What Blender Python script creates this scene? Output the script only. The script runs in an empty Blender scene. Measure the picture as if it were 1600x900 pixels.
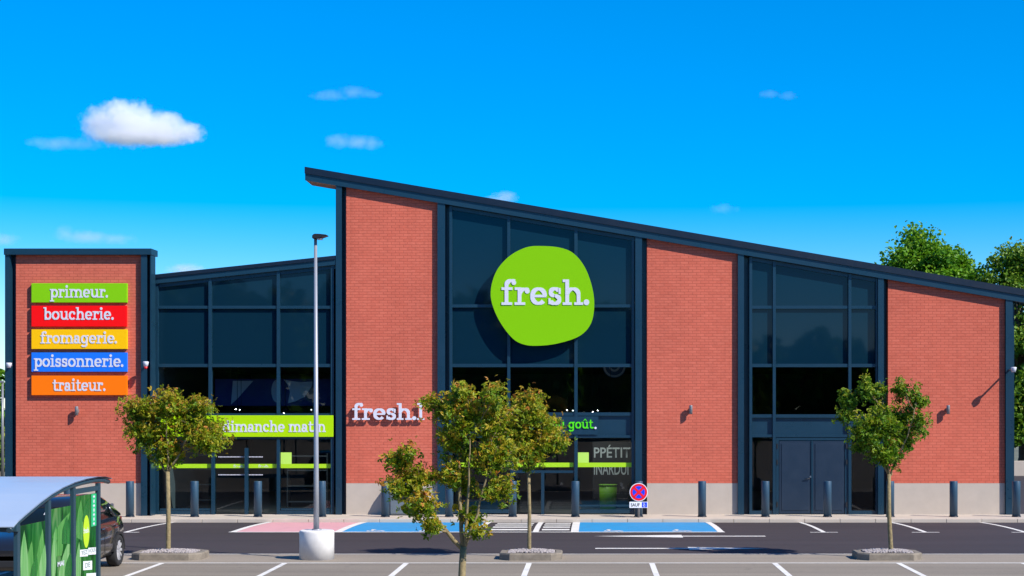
import bpy, bmesh, math, random
from math import sin, cos, pi, radians, sqrt
from mathutils import Vector, Matrix

S = bpy.context.scene
COL = S.collection
# ------------------------------------------------------------------ camera
F = 2564.0            # focal length in pixels of the 1600 px wide photograph
VX, VY, CH = 925.0, 637.0, 3.15
cam = bpy.data.cameras.new('camera'); co = bpy.data.objects.new('camera', cam); COL.objects.link(co)
co.location = (0, 0, CH); co.rotation_euler = (pi/2, 0, 0)
cam.sensor_width = 36; cam.lens = 36*F/1600
cam.shift_x = -(VX-800)/1600; cam.shift_y = (VY-450)/1600
cam.clip_start = 0.1; cam.clip_end = 12000
S.camera = co
# ------------------------------------------------------------------ sky, sun, exposure
SUN = Vector((1.0, -0.65, 1.0)).normalized()
el = math.asin(SUN.z); az = math.atan2(SUN.x, SUN.y)
W = bpy.data.worlds.new('World'); S.world = W; W.use_nodes = True
nt = W.node_tree; bg = nt.nodes['Background']
sky = nt.nodes.new('ShaderNodeTexSky'); sky.sky_type = 'NISHITA'; sky.sun_disc = False
sky.sun_elevation = el; sky.sun_rotation = az; sky.air_density = 1.0; sky.dust_density = 0.0; sky.ozone_density = 9.0
sky.altitude = 0
hsv = nt.nodes.new('ShaderNodeHueSaturation'); hsv.inputs['Saturation'].default_value = 1.6; hsv.inputs['Hue'].default_value = 0.506
gm = nt.nodes.new('ShaderNodeGamma'); gm.inputs['Gamma'].default_value = .86; nt.links.new(sky.outputs[0], gm.inputs[0]); nt.links.new(gm.outputs[0], hsv.inputs['Color']); nt.links.new(hsv.outputs[0], bg.inputs['Color'])
bg.inputs['Strength'].default_value = 0.15
sl = bpy.data.lights.new('sun', 'SUN'); sl.energy = 4.7; sl.angle = radians(0.5); sl.color = (1, .94, .85)
so = bpy.data.objects.new('sun', sl); COL.objects.link(so)
so.rotation_euler = SUN.to_track_quat('Z', 'Y').to_euler()
S.view_settings.view_transform = 'Standard'; S.view_settings.look = 'None'
S.view_settings.exposure = 0.62; S.view_settings.gamma = 1
S.cycles.volume_bounces = 12; S.cycles.transparent_max_bounces = 24; S.cycles.max_bounces = 10
S.cycles.use_denoising = True

# ------------------------------------------------------------------ helpers
DB = 48.4
def PX(px, D=DB): return (px-VX)/F*D
def PZ(py, D=DB): return CH-(py-VY)/F*D
def GY(py, z=0.0): return F*(CH-z)/(py-VY)      # ground distance seen at pixel row py

def new_mat(name): 
    m = bpy.data.materials.new(name); m.use_nodes = True
    return m, m.node_tree, m.node_tree.nodes['Principled BSDF']
def N(nt, kind, **kw):
    n = nt.nodes.new(kind)
    for k, v in kw.items():
        if k in n.inputs: n.inputs[k].default_value = v
        else: setattr(n, k, v)
    return n
def L(nt, a, b): nt.links.new(a, b)
def plain(name, col, rough=.6, metal=0, var=.0, scale=3.0, spec=.5, bump=0, emit=0):
    """one base colour with an optional low-contrast noise in it"""
    m, nt, p = new_mat(name)
    p.inputs['Base Color'].default_value = (*col, 1); p.inputs['Roughness'].default_value = rough
    p.inputs['Metallic'].default_value = metal; p.inputs['Specular IOR Level'].default_value = spec
    if var:
        g = N(nt, 'ShaderNodeNewGeometry'); no = N(nt, 'ShaderNodeTexNoise', Scale=scale, Detail=6.0, Roughness=.6)
        L(nt, g.outputs['Position'], no.inputs['Vector'])
        r = N(nt, 'ShaderNodeMapRange'); L(nt, no.outputs[0], r.inputs[0])
        r.inputs[1].default_value = .3; r.inputs[2].default_value = .7; r.inputs[3].default_value = 1-var; r.inputs[4].default_value = 1+var
        mx = N(nt, 'ShaderNodeVectorMath', operation='SCALE'); mx.inputs[0].default_value = col
        L(nt, r.outputs[0], mx.inputs['Scale']); L(nt, mx.outputs[0], p.inputs['Base Color'])
        rr = N(nt, 'ShaderNodeMapRange'); L(nt, no.outputs[0], rr.inputs[0])
        rr.inputs[3].default_value = max(0, rough-.12); rr.inputs[4].default_value = min(1, rough+.12)
        L(nt, rr.outputs[0], p.inputs['Roughness'])
        if bump:
            b = N(nt, 'ShaderNodeBump', Strength=bump, Distance=.02); L(nt, no.outputs[0], b.inputs['Height']); L(nt, b.outputs[0], p.inputs['Normal'])
    if emit:
        p.inputs['Emission Color'].default_value = (*col, 1); p.inputs['Emission Strength'].default_value = emit
    return m

def mesh_obj(name, bm, mats, parent=None, smooth=False):
    me = bpy.data.meshes.new(name)
    bmesh.ops.recalc_face_normals(bm, faces=bm.faces)
    bm.to_mesh(me); bm.free()
    if not isinstance(mats, (list, tuple)): mats = [mats]
    for m in mats: me.materials.append(m)
    if smooth: me.shade_smooth()
    o = bpy.data.objects.new(name, me); COL.objects.link(o)
    if parent is not None: 
        o.parent = parent
        o.matrix_parent_inverse = parent_world(parent).inverted()
    return o
def parent_world(o):
    W_ = o.matrix_basis.copy()
    return W_ if o.parent is None else parent_world(o.parent) @ o.matrix_parent_inverse @ W_
def raw_obj(name, verts, faces, mats, parent=None, fmat=None, attr=None, smooth=False):
    me = bpy.data.meshes.new(name); me.from_pydata(verts, [], faces)
    if not isinstance(mats, (list, tuple)): mats = [mats]
    for m in mats: me.materials.append(m)
    if fmat: me.polygons.foreach_set('material_index', fmat)
    if attr is not None:
        a = me.attributes.new('tone', 'FLOAT', 'POINT'); a.data.foreach_set('value', attr)
    if smooth: me.shade_smooth()
    me.update()
    o = bpy.data.objects.new(name, me); COL.objects.link(o)
    if parent is not None:
        o.parent = parent; o.matrix_parent_inverse = parent_world(parent).inverted()
    return o
def empty(name, label, cat, loc=(0, 0, 0), group=None, rz=0):
    o = bpy.data.objects.new(name, None); COL.objects.link(o); o.location = loc; o.rotation_euler.z = rz
    o.empty_display_size = .2
    o['label'] = label; o['category'] = cat
    if group: o['group'] = group
    return o
def tag(o, label, cat, group=None):
    o['label'] = label; o['category'] = cat
    if group: o['group'] = group
    return o
def struct(o): o['kind'] = 'structure'; return o
def stuff(o, label=None, cat=None):
    o['kind'] = 'stuff'
    if label: o['label'] = label; o['category'] = cat
    return o
def copy_tree(o, parent=None):
    c = o.copy(); COL.objects.link(c)
    if parent is not None: c.parent = parent
    for ch in list(o.children): copy_tree(ch, c)
    return c

def box(bm, x0, x1, y0, y1, z0, z1, mi=0, bev=0):
    v = [bm.verts.new((x, y, z)) for z in (z0, z1) for y in (y0, y1) for x in (x0, x1)]
    fs = []
    for q in ((0, 1, 5, 4), (2, 6, 7, 3), (0, 4, 6, 2), (1, 3, 7, 5), (4, 5, 7, 6), (0, 2, 3, 1)):
        f = bm.faces.new([v[i] for i in q]); f.material_index = mi; fs.append(f)
    if bev:
        es = {e for f in fs for e in f.edges}
        r = bmesh.ops.bevel(bm, geom=list(es), offset=bev, segments=2, affect='EDGES', profile=.6)
        for f in r['faces']: f.material_index = mi
    return fs
def prism_xz(bm, pts, y0, y1, mi=0):
    """closed outline of (x, z) points, thick from y0 (front) to y1"""
    a = [bm.verts.new((x, y0, z)) for x, z in pts]; b = [bm.verts.new((x, y1, z)) for x, z in pts]
    n = len(pts)
    for f in [a, b[::-1]] + [[a[i], b[i], b[(i+1) % n], a[(i+1) % n]] for i in range(n)]:
        bm.faces.new(f).material_index = mi
def prism_yz(bm, pts, x0, x1, mi=0):
    a = [bm.verts.new((x0, y, z)) for y, z in pts]; b = [bm.verts.new((x1, y, z)) for y, z in pts]
    n = len(pts)
    for f in [a, b[::-1]] + [[a[i], b[i], b[(i+1) % n], a[(i+1) % n]] for i in range(n)]:
        bm.faces.new(f).material_index = mi
def cyl(bm, c, r0, r1, z0, z1, n=24, mi=0, cap=True, bev=0):
    zs = [(z0, r0), (z1, r1)] if not bev else [(z0, r0), (z1-bev, r1), (z1-bev*.3, r1-bev*.3), (z1, r1-bev)]
    rings = [[bm.verts.new((c[0]+r*cos(2*pi*i/n), c[1]+r*sin(2*pi*i/n), z)) for i in range(n)] for z, r in zs]
    for A, B in zip(rings, rings[1:]):
        for i in range(n): 
            f = bm.faces.new((A[i], A[(i+1) % n], B[(i+1) % n], B[i])); f.material_index = mi; f.smooth = True
    if cap:
        bm.faces.new(rings[0][::-1]).material_index = mi; bm.faces.new(rings[-1]).material_index = mi
def tube(bm, pts, rad, n=8, mi=0, smooth=True):
    """tube along points; rad a number or one per point"""
    pts = [Vector(p) for p in pts]
    if not isinstance(rad, (list, tuple)): rad = [rad]*len(pts)
    rings = []
    for i, p in enumerate(pts):
        d = (pts[min(i+1, len(pts)-1)]-pts[max(i-1, 0)]).normalized()
        u = d.cross(Vector((0, 0, 1)) if abs(d.z) < .9 else Vector((1, 0, 0))).normalized(); w = d.cross(u)
        rings.append([bm.verts.new(p+rad[i]*(u*cos(2*pi*k/n)+w*sin(2*pi*k/n))) for k in range(n)])
    for A, B in zip(rings, rings[1:]):
        for k in range(n):
            f = bm.faces.new((A[k], A[(k+1) % n], B[(k+1) % n], B[k])); f.material_index = mi; f.smooth = smooth
    bm.faces.new(rings[0][::-1]).material_index = mi; bm.faces.new(rings[-1]).material_index = mi
def disc_y(bm, cx, cz, r, y0, y1, n=32, mi=0, rz=None):
    prism_xz(bm, [(cx+r*cos(2*pi*i/n), cz+(rz or r)*sin(2*pi*i/n)) for i in range(n)], y0, y1, mi)

# ------------------------------------------------------------------ slab-serif lettering, drawn stroke by stroke
SW, SH = .225, .15        # stem and slab thickness, the x-height being 1
def _stem(x, y0, y1, w=SW): return [(x-w/2, y0), (x+w/2, y0), (x+w/2, y1), (x-w/2, y1)]
def _slab(x0, x1, y, h=SH): return [(x0, y), (x1, y), (x1, y+h), (x0, y+h)]
def _arc(cx, cy, rx, ry, a0, a1, w=SW, w2=None, n=14):
    w2 = w2 if w2 is not None else SH
    out, inn = [], []
    for i in range(n+1):
        a = radians(a0+(a1-a0)*i/n); ww = w/2*abs(cos(a))+w2/2*abs(sin(a))
        out.append((cx+(rx+ww)*cos(a), cy+(ry+ww)*sin(a))); inn.append((cx+(rx-ww)*cos(a), cy+(ry-ww)*sin(a)))
    return out, inn
def _dot(cx, cy, r, n=14): return [(cx+r*cos(2*pi*i/n), cy+r*sin(2*pi*i/n)) for i in range(n)]
def _n(x, top=1.0, first=True):
    r = [_arc(x+.34, .58, .34, .33, 180, 0), _stem(x+.68, .05, .6), _slab(x+.42, x+.96, 0)]
    if first: r += [_stem(x, .05, top), _slab(x-.27, x+.27, 0), _slab(x-.27, x, top-SH)]
    return r
def _u(x): return [_stem(x, .38, 1), _slab(x-.27, x, 1-SH), _arc(x+.34, .42, .34, .33, 180, 360), _stem(x+.68, .05, 1), _slab(x+.42, x+.68, 1-SH), _slab(x+.68, x+.95, 0)]
def _bowl(cx): return [_arc(cx, .5, .36, .41, 0, 360, n=28)]
GL = {
 'i': (.64, [_slab(.02, .62, 0), _stem(.32, .05, 1), _slab(.04, .32, 1-SH), _dot(.31, 1.29, .17)]),
 'l': (.64, [_slab(.02, .62, 0), _stem(.32, .05, 1.45), _slab(.04, .32, 1.45-SH)]),
 'r': (.92, [_slab(.02, .66, 0), _stem(.32, .05, 1), _slab(.03, .32, 1-SH), _arc(.64, .58, .32, .32, 180, 55), _dot(.78, .79, .15)]),
 'n': (1.26, _n(.29)), 'h': (1.26, _n(.29, 1.45)), 'm': (1.92, _n(.29)+_n(.97, first=False)),
 'u': (1.24, _u(.28)), 'û': (1.24, _u(.28)+[[(.28, 1.15), (.45, 1.15), (.62, 1.33), (.62, 1.46)], [(.62, 1.33), (.79, 1.15), (.96, 1.15), (.62, 1.46)]]),
 'o': (1.1, [_arc(.55, .5, .40, .41, 0, 360, n=28)]),
 'e': (1.06, [_arc(.54, .5, .38, .41, 0, 318, n=22), _slab(.2, 1.0, .43, .15)]),
 'c': (1.0, [_arc(.53, .5, .38, .41, 48, 318, n=20), _dot(.79, .74, .15)]),
 's': (.9, [_arc(.45, .72, .25, .20, 10, 270, .22), _arc(.45, .30, .27, .22, 90, -165, .22), _stem(.74, .62, .96, .13), _stem(.13, .04, .38, .13)]),
 'a': (1.04, [_stem(.74, .05, .66), _arc(.46, .64, .28, .27, 0, 150), _arc(.42, .30, .27, .22, 0, 360, .22, n=20), _slab(.74, 1.02, 0), _dot(.26, .72, .13)]),
 'b': (1.14, [_stem(.28, 0, 1.45), _slab(0, .28, 1.45-SH)]+_bowl(.62)),
 'd': (1.16, [_stem(.86, .05, 1.45), _slab(.58, .86, 1.45-SH), _slab(.86, 1.14, 0)]+_bowl(.52)),
 'p': (1.14, [_stem(.28, -.4, 1), _slab(0, .58, -.45), _slab(0, .28, 1-SH)]+_bowl(.64)),
 'g': (1.16, [_stem(.86, -.05, .98), _slab(.86, 1.14, 1-SH), _arc(.5, -.05, .36, .3, 0, -150)]+_bowl(.52)),
 'f': (.78, [_slab(.02, .66, 0), _stem(.32, .05, 1.12), _slab(.02, .68, 1-SH), _arc(.62, 1.12, .30, .26, 180, 55), _dot(.76, 1.27, .14)]),
 't': (.78, [_stem(.32, .3, 1.3), _slab(.02, .72, 1-SH), _arc(.58, .32, .26, .23, 180, 330)]),
 '.': (.40, [_dot(.18, .15, .17)]), ' ': (.55, []),
}
def slab_text(bm, text, x0, x1, zb, xh, y, th):
    """text between x0 and x1, baseline zb, x-height xh, front face at y, th deep. Each stroke sits a hair behind the one before."""
    adv = sum(GL[c][0] for c in text); sx = (x1-x0)/adv; cx = x0; k = 0
    for c in text:
        w, strokes = GL[c]
        for st in strokes:
            yy = y+.0008*(k % 13); k += 1
            if isinstance(st, tuple):
                o, n_ = st
                for i in range(len(o)-1):
                    q = [o[i], o[i+1], n_[i+1], n_[i]]
                    A = [bm.verts.new((cx+p[0]*sx, yy, zb+p[1]*xh)) for p in q]; B = [bm.verts.new((v.co.x, y+th, v.co.z)) for v in A]
                    bm.faces.new(A); bm.faces.new((A[0], B[0], B[1], A[1])); bm.faces.new((A[3], A[2], B[2], B[3]))
                    if i == 0: bm.faces.new((A[0], A[3], B[3], B[0]))
                    if i == len(o)-2: bm.faces.new((A[1], B[1], B[2], A[2]))
            else:
                prism_xz(bm, [(cx+p[0]*sx, zb+p[1]*xh) for p in st], yy, y+th)
        cx += w*sx
def sans_mesh(text, size, bold=0.0, align='LEFT'):
    cu = bpy.data.curves.new('lettering', 'FONT'); cu.body = text; cu.size = size; cu.align_x = align; cu.offset = bold; cu.resolution_u = 3
    o = bpy.data.objects.new('tmp', cu); COL.objects.link(o)
    dg = bpy.context.evaluated_depsgraph_get()
    me = bpy.data.meshes.new_from_object(o.evaluated_get(dg))
    bpy.data.objects.remove(o); bpy.data.curves.remove(cu)
    return me
def sans(bm, text, size, M, th=.002, bold=0.0, align='LEFT', fit=None):
    """sans lettering placed by matrix M (text lies in its local XY)"""
    me = sans_mesh(text, size, bold, align)
    if fit:
        xs = [v.co.x for v in me.vertices]; ys = [v.co.y for v in me.vertices]
        for v in me.vertices:
            v.co.x = (v.co.x-min(xs))/(max(xs)-min(xs))*fit[0]; v.co.y = (v.co.y-min(ys))/(max(ys)-min(ys))*fit[1]
    me.transform(M); bm.from_mesh(me); bpy.data.meshes.remove(me)

# ------------------------------------------------------------------ materials
def brick_mat():
    m, nt, p = new_mat('brick')
    g = N(nt, 'ShaderNodeNewGeometry'); s = N(nt, 'ShaderNodeSeparateXYZ'); L(nt, g.outputs['Position'], s.inputs[0])
    a = N(nt, 'ShaderNodeMath', operation='ADD'); L(nt, s.outputs[0], a.inputs[0]); L(nt, s.outputs[1], a.inputs[1])
    c = N(nt, 'ShaderNodeCombineXYZ'); L(nt, a.outputs[0], c.inputs[0]); L(nt, s.outputs[2], c.inputs[1])
    b = N(nt, 'ShaderNodeTexBrick'); L(nt, c.outputs[0], b.inputs['Vector'])
    b.inputs['Scale'].default_value = 1; b.inputs['Brick Width'].default_value = .24; b.inputs['Row Height'].default_value = .082
    b.inputs['Mortar Size'].default_value = .010; b.inputs['Mortar Smooth'].default_value = .25; b.inputs['Bias'].default_value = 0
    b.inputs['Color1'].default_value = (.535, .116, .071, 1); b.inputs['Color2'].default_value = (.58, .136, .085, 1)
    b.inputs['Mortar'].default_value = (.43, .090, .056, 1)
    no = N(nt, 'ShaderNodeTexNoise', Scale=.55, Detail=5.0); L(nt, g.outputs['Position'], no.inputs['Vector'])
    r = N(nt, 'ShaderNodeMapRange'); L(nt, no.outputs[0], r.inputs[0])
    r.inputs[1].default_value = .3; r.inputs[2].default_value = .7; r.inputs[3].default_value = .92; r.inputs[4].default_value = 1.07
    mp = N(nt, 'ShaderNodeMapping'); mp.inputs['Scale'].default_value = (3.2, 3.2, .16); L(nt, g.outputs['Position'], mp.inputs[0])
    st = N(nt, 'ShaderNodeTexNoise', Scale=1.0, Detail=5.0, Roughness=.7); L(nt, mp.outputs[0], st.inputs['Vector'])
    rs = N(nt, 'ShaderNodeMapRange'); L(nt, st.outputs[0], rs.inputs[0]); rs.inputs[1].default_value = .55; rs.inputs[2].default_value = .75; rs.inputs[3].default_value = 1.0; rs.inputs[4].default_value = .88
    wn = N(nt, 'ShaderNodeTexNoise', Scale=7.0, Detail=2.0); L(nt, g.outputs['Position'], wn.inputs['Vector'])
    rw = N(nt, 'ShaderNodeMapRange'); L(nt, wn.outputs[0], rw.inputs[0]); rw.inputs[1].default_value = .3; rw.inputs[2].default_value = .7; rw.inputs[3].default_value = .95; rw.inputs[4].default_value = 1.05
    m1 = N(nt, 'ShaderNodeMath', operation='MULTIPLY'); L(nt, r.outputs[0], m1.inputs[0]); L(nt, rs.outputs[0], m1.inputs[1])
    m2 = N(nt, 'ShaderNodeMath', operation='MULTIPLY'); L(nt, m1.outputs[0], m2.inputs[0]); L(nt, rw.outputs[0], m2.inputs[1])
    mx = N(nt, 'ShaderNodeVectorMath', operation='SCALE'); L(nt, b.outputs['Color'], mx.inputs[0]); L(nt, m2.outputs[0], mx.inputs['Scale'])
    L(nt, mx.outputs[0], p.inputs['Base Color'])
    bu = N(nt, 'ShaderNodeBump', Strength=.5, Distance=.008); bu.invert = True
    L(nt, b.outputs['Fac'], bu.inputs['Height']); L(nt, bu.outputs[0], p.inputs['Normal'])
    p.inputs['Roughness'].default_value = .85; p.inputs['Specular IOR Level'].default_value = .25
    return m
def glass_mat(name, tint, ior=1.5, rough=0.0):
    m = bpy.data.materials.new(name); m.use_nodes = True; nt = m.node_tree; nt.nodes.clear()
    o = N(nt, 'ShaderNodeOutputMaterial'); mix = N(nt, 'ShaderNodeMixShader'); fr = N(nt, 'ShaderNodeFresnel', IOR=ior)
    t = N(nt, 'ShaderNodeBsdfTransparent'); t.inputs[0].default_value = (*tint, 1)
    gl = N(nt, 'ShaderNodeBsdfGlossy', Roughness=rough)
    g = N(nt, 'ShaderNodeNewGeometry'); no = N(nt, 'ShaderNodeTexNoise', Scale=.8, Detail=1.0); L(nt, g.outputs['Position'], no.inputs['Vector'])
    bu = N(nt, 'ShaderNodeBump', Strength=.05, Distance=.02); L(nt, no.outputs[0], bu.inputs['Height']); L(nt, bu.outputs[0], gl.inputs['Normal'])
    L(nt, fr.outputs[0], mix.inputs[0]); L(nt, t.outputs[0], mix.inputs[1]); L(nt, gl.outputs[0], mix.inputs[2]); L(nt, mix.outputs[0], o.inputs[0])
    return m
def spandrel_mat():
    m, nt, p = new_mat('spandrel glass')
    p.inputs['Base Color'].default_value = (.003, .020, .038, 1); p.inputs['Roughness'].default_value = .03
    p.inputs['IOR'].default_value = 1.34; p.inputs['Specular IOR Level'].default_value = .5
    g = N(nt, 'ShaderNodeNewGeometry'); no = N(nt, 'ShaderNodeTexNoise', Scale=.7, Detail=2.0); L(nt, g.outputs['Position'], no.inputs['Vector'])
    bu = N(nt, 'ShaderNodeBump', Strength=.10, Distance=.02); L(nt, no.outputs[0], bu.inputs['Height']); L(nt, bu.outputs[0], p.inputs['Normal'])
    return m
def asphalt(name, col, var, grain=60, patch=.25, spec=.3):
    m, nt, p = new_mat(name)
    g = N(nt, 'ShaderNodeNewGeometry')
    n1 = N(nt, 'ShaderNodeTexNoise', Scale=patch, Detail=8.0, Roughness=.65); n2 = N(nt, 'ShaderNodeTexNoise', Scale=grain, Detail=3.0)
    mp = N(nt, 'ShaderNodeMapping'); mp.inputs['Scale'].default_value = (.35, 1, 1)
    L(nt, g.outputs['Position'], mp.inputs[0]); L(nt, mp.outputs[0], n1.inputs['Vector']); L(nt, g.outputs['Position'], n2.inputs['Vector'])
    r1 = N(nt, 'ShaderNodeMapRange'); L(nt, n1.outputs[0], r1.inputs[0]); r1.inputs[1].default_value = .3; r1.inputs[2].default_value = .7; r1.inputs[3].default_value = 1-var; r1.inputs[4].default_value = 1+var
    r2 = N(nt, 'ShaderNodeMapRange'); L(nt, n2.outputs[0], r2.inputs[0]); r2.inputs[1].default_value = .3; r2.inputs[2].default_value = .7; r2.inputs[3].default_value = .8; r2.inputs[4].default_value = 1.2
    mm = N(nt, 'ShaderNodeMath', operation='MULTIPLY'); L(nt, r1.outputs[0], mm.inputs[0]); L(nt, r2.outputs[0], mm.inputs[1])
    n3 = N(nt, 'ShaderNodeTexNoise', Scale=1.1, Detail=4.0, Roughness=.7); L(nt, g.outputs['Position'], n3.inputs['Vector'])     # oil spots
    r3 = N(nt, 'ShaderNodeMapRange'); L(nt, n3.outputs[0], r3.inputs[0]); r3.inputs[1].default_value = .62; r3.inputs[2].default_value = .72; r3.inputs[3].default_value = 1; r3.inputs[4].default_value = .72
    mt = N(nt, 'ShaderNodeMapping'); mt.inputs['Scale'].default_value = (.05, 1.6, 1); L(nt, g.outputs['Position'], mt.inputs[0])
    n4 = N(nt, 'ShaderNodeTexNoise', Scale=1.0, Detail=4.0); L(nt, mt.outputs[0], n4.inputs['Vector'])                            # tyre tracks
    r4 = N(nt, 'ShaderNodeMapRange'); L(nt, n4.outputs[0], r4.inputs[0]); r4.inputs[1].default_value = .3; r4.inputs[2].default_value = .7; r4.inputs[3].default_value = 1-var*.8; r4.inputs[4].default_value = 1+var*.8
    ma = N(nt, 'ShaderNodeMath', operation='MULTIPLY'); L(nt, r3.outputs[0], ma.inputs[0]); L(nt, r4.outputs[0], ma.inputs[1])
    mb = N(nt, 'ShaderNodeMath', operation='MULTIPLY'); L(nt, mm.outputs[0], mb.inputs[0]); L(nt, ma.outputs[0], mb.inputs[1])
    mx = N(nt, 'ShaderNodeVectorMath', operation='SCALE'); mx.inputs[0].default_value = col; L(nt, mb.outputs[0], mx.inputs['Scale']); L(nt, mx.outputs[0], p.inputs['Base Color'])
    p.inputs['Roughness'].default_value = .85; p.inputs['Specular IOR Level'].default_value = spec
    bu = N(nt, 'ShaderNodeBump', Strength=.3, Distance=.004); L(nt, n2.outputs[0], bu.inputs['Height']); L(nt, bu.outputs[0], p.inputs['Normal'])
    return m
def paint(name, col, wear=.35):
    """road paint: worn through to the asphalt in small spots"""
    m, nt, p = new_mat(name)
    g = N(nt, 'ShaderNodeNewGeometry'); no = N(nt, 'ShaderNodeTexNoise', Scale=2.2, Detail=9.0, Roughness=.75); L(nt, g.outputs['Position'], no.inputs['Vector'])
    r = N(nt, 'ShaderNodeMapRange'); L(nt, no.outputs[0], r.inputs[0]); r.inputs[1].default_value = .28; r.inputs[2].default_value = .5; r.inputs[3].default_value = 1-wear; r.inputs[4].default_value = 1
    mx = N(nt, 'ShaderNodeMix', data_type='RGBA'); L(nt, r.outputs[0], mx.inputs[0]); mx.inputs[6].default_value = (.08, .075, .08, 1); mx.inputs[7].default_value = (*col, 1)
    L(nt, mx.outputs[2], p.inputs['Base Color']); p.inputs['Roughness'].default_value = .7
    return m
def leaf_mat(name, cols, transl=.35):
    m, nt, p = new_mat(name)
    a = N(nt, 'ShaderNodeAttribute', attribute_name='tone'); cr = N(nt, 'ShaderNodeValToRGB')
    e = cr.color_ramp.elements
    while len(e) < len(cols): e.new(.5)
    for i, (pos, c) in enumerate(cols): e[i].position = pos; e[i].color = (*c, 1)
    L(nt, a.outputs['Fac'], cr.inputs[0]); L(nt, cr.outputs[0], p.inputs['Base Color'])
    p.inputs['Roughness'].default_value = .5; p.inputs['Specular IOR Level'].default_value = .3
    t = N(nt, 'ShaderNodeBsdfTranslucent'); L(nt, cr.outputs[0], t.inputs[0])
    mix = N(nt, 'ShaderNodeMixShader'); mix.inputs[0].default_value = transl
    L(nt, p.outputs[0], mix.inputs[1]); L(nt, t.outputs[0], mix.inputs[2]); L(nt, mix.outputs[0], nt.nodes['Material Output'].inputs[0])
    return m

M = {}
M['brick'] = brick_mat()
M['plinth'] = plain('plinth render', (.44, .375, .315), .9, var=.05, scale=2.5)
M['navy'] = plain('navy powder coat', (.007, .032, .058), .3, var=.05, scale=1.5)
M['navy_dark'] = plain('dark navy sheet', (.003, .009, .022), .4, var=.05)
M['soffit'] = plain('soffit board', (.62, .27, .14), .7, var=.1)  # warm light bounced up from brick and ground is put into this colour
M['roof'] = plain('roof membrane', (.12, .13, .14), .8, var=.1)
M['rear'] = plain('rear cladding', (.16, .17, .19), .6, var=.05)
M['spandrel'] = spandrel_mat()
M['glass'] = glass_mat('clear tinted glass', (.60, .68, .71), 1.55)
M['door'] = plain('navy door', (.011, .024, .046), .4, var=.04)
M['steel'] = plain('brushed steel', (.55, .55, .56), .3, 1)
M['black'] = plain('black plastic', (.01, .01, .012), .5)
M['lime'] = plain('lime film', (.36, .62, .005), .5)
M['lime_paint'] = plain('lime banner board', (.37, .62, .002), .55, spec=.12)
M['white'] = plain('white acrylic', (.60, .60, .67), .5, spec=.2)
M['white_dirty'] = plain('white concrete', (.64, .62, .60), .75, var=.13, scale=3)
M['asphalt_dark'] = asphalt('new asphalt', (.042, .034, .037), .14)
M['asphalt_light'] = asphalt('worn asphalt', (.215, .182, .143), .12)
M['gutter'] = asphalt('concrete gutter', (.27, .225, .175), .10)
M['pave'] = plain('concrete paving', (.47, .40, .33), .85, var=.08, scale=1.2)
M['kerb'] = plain('kerb concrete', (.19, .16, .125), .9, var=.25, scale=6, bump=.3)
M['gravel'] = plain('gravel', (.33, .29, .28), .9, var=.4, scale=30, bump=1)
M['line'] = paint('white road paint', (.70, .67, .62), .4)
M['blue'] = paint('blue road paint', (.012, .25, .52), .35)
M['pink'] = paint('pink road paint', (.62, .31, .33), .25)
M['bark'] = plain('bark', (.20, .155, .075), .9, var=.35, scale=14, bump=.6)
M['bark_dark'] = plain('dark bark', (.09, .07, .05), .9, var=.35, scale=8, bump=.6)
M['land'] = plain('far ground', (.13, .13, .08), .95, var=.25, scale=.2)

# ------------------------------------------------------------------ ground
def gz(y):
    """the asphalt falls to a gutter along the building's kerb"""
    if y <= 42: return 0.0
    if y <= 46.4: return -.09*((y-42)/4.4)**2
    return -.09
def drape(name, x0, x1, y0, y1, lift, mat, n=None, skew=None):
    n = n or max(1, int((y1-y0)/.25)) if (y1 > 42 and y0 < 46.5) else 1
    vs, fs = [], []
    for i in range(n+1):
        y = y0+(y1-y0)*i/n; z = gz(y)+lift
        vs += [(x0, y, z), (x1, y, z)]
    for i in range(n): fs.append((2*i, 2*i+1, 2*i+3, 2*i+2))
    return vs, fs
class Sheets:
    def __init__(s): s.v, s.f = [], []
    def rect(s, x0, x1, y0, y1, lift):
        v, f = drape('', x0, x1, y0, y1, lift, None); k = len(s.v); s.v += v; s.f += [tuple(i+k for i in q) for q in f]
    def poly(s, pts, lift):
        k = len(s.v); s.v += [(x, y, gz(y)+lift) for x, y in pts]; s.f.append(tuple(range(k, k+len(pts))))
    def build(s, name, mat): return struct(raw_obj(name, s.v, s.f, mat))

s = Sheets(); ys = [-400, 33, 42]+[42+.4*i for i in range(1, 12)]+[60, 110, 3000]
for a, b in zip(ys, ys[1:]): s.v += []; 
gv = []; gf = []
for y in ys: gv += [(-2500, y, gz(y)-.012), (2500, y, gz(y)-.012)]
for i in range(len(ys)-1): gf.append((2*i, 2*i+1, 2*i+3, 2*i+2))
struct(raw_obj('ground', gv, gf, M['land']))
s = Sheets(); s.rect(-70, 70, -60, 33.35, -.004); s.build('car_park', M['asphalt_light'])
s = Sheets(); s.rect(-70, 70, 33.35, 35.28, -.004); s.build('gutter_strip', M['gutter'])
s = Sheets(); s.rect(-70, 70, 35.28, 46.4, -.004); s.rect(12.5, 70, 46.4, 95, -.004); s.build('road', M['asphalt_dark'])
# pavement along the building, with a kerb stone edge
bm = bmesh.new(); box(bm, -40, 13.0, 46.42, 48.62, -.3, .0); mesh_obj('pavement', bm, M['pave'])['kind'] = 'structure'
bm = bmesh.new()
x = -40.0
while x < 13.0:
    box(bm, x, min(x+.99, 13.0), 46.28, 46.415, -.3, .012, bev=.012); x += 1.0
mesh_obj('kerb', bm, M['pave'])['kind'] = 'structure'

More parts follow.
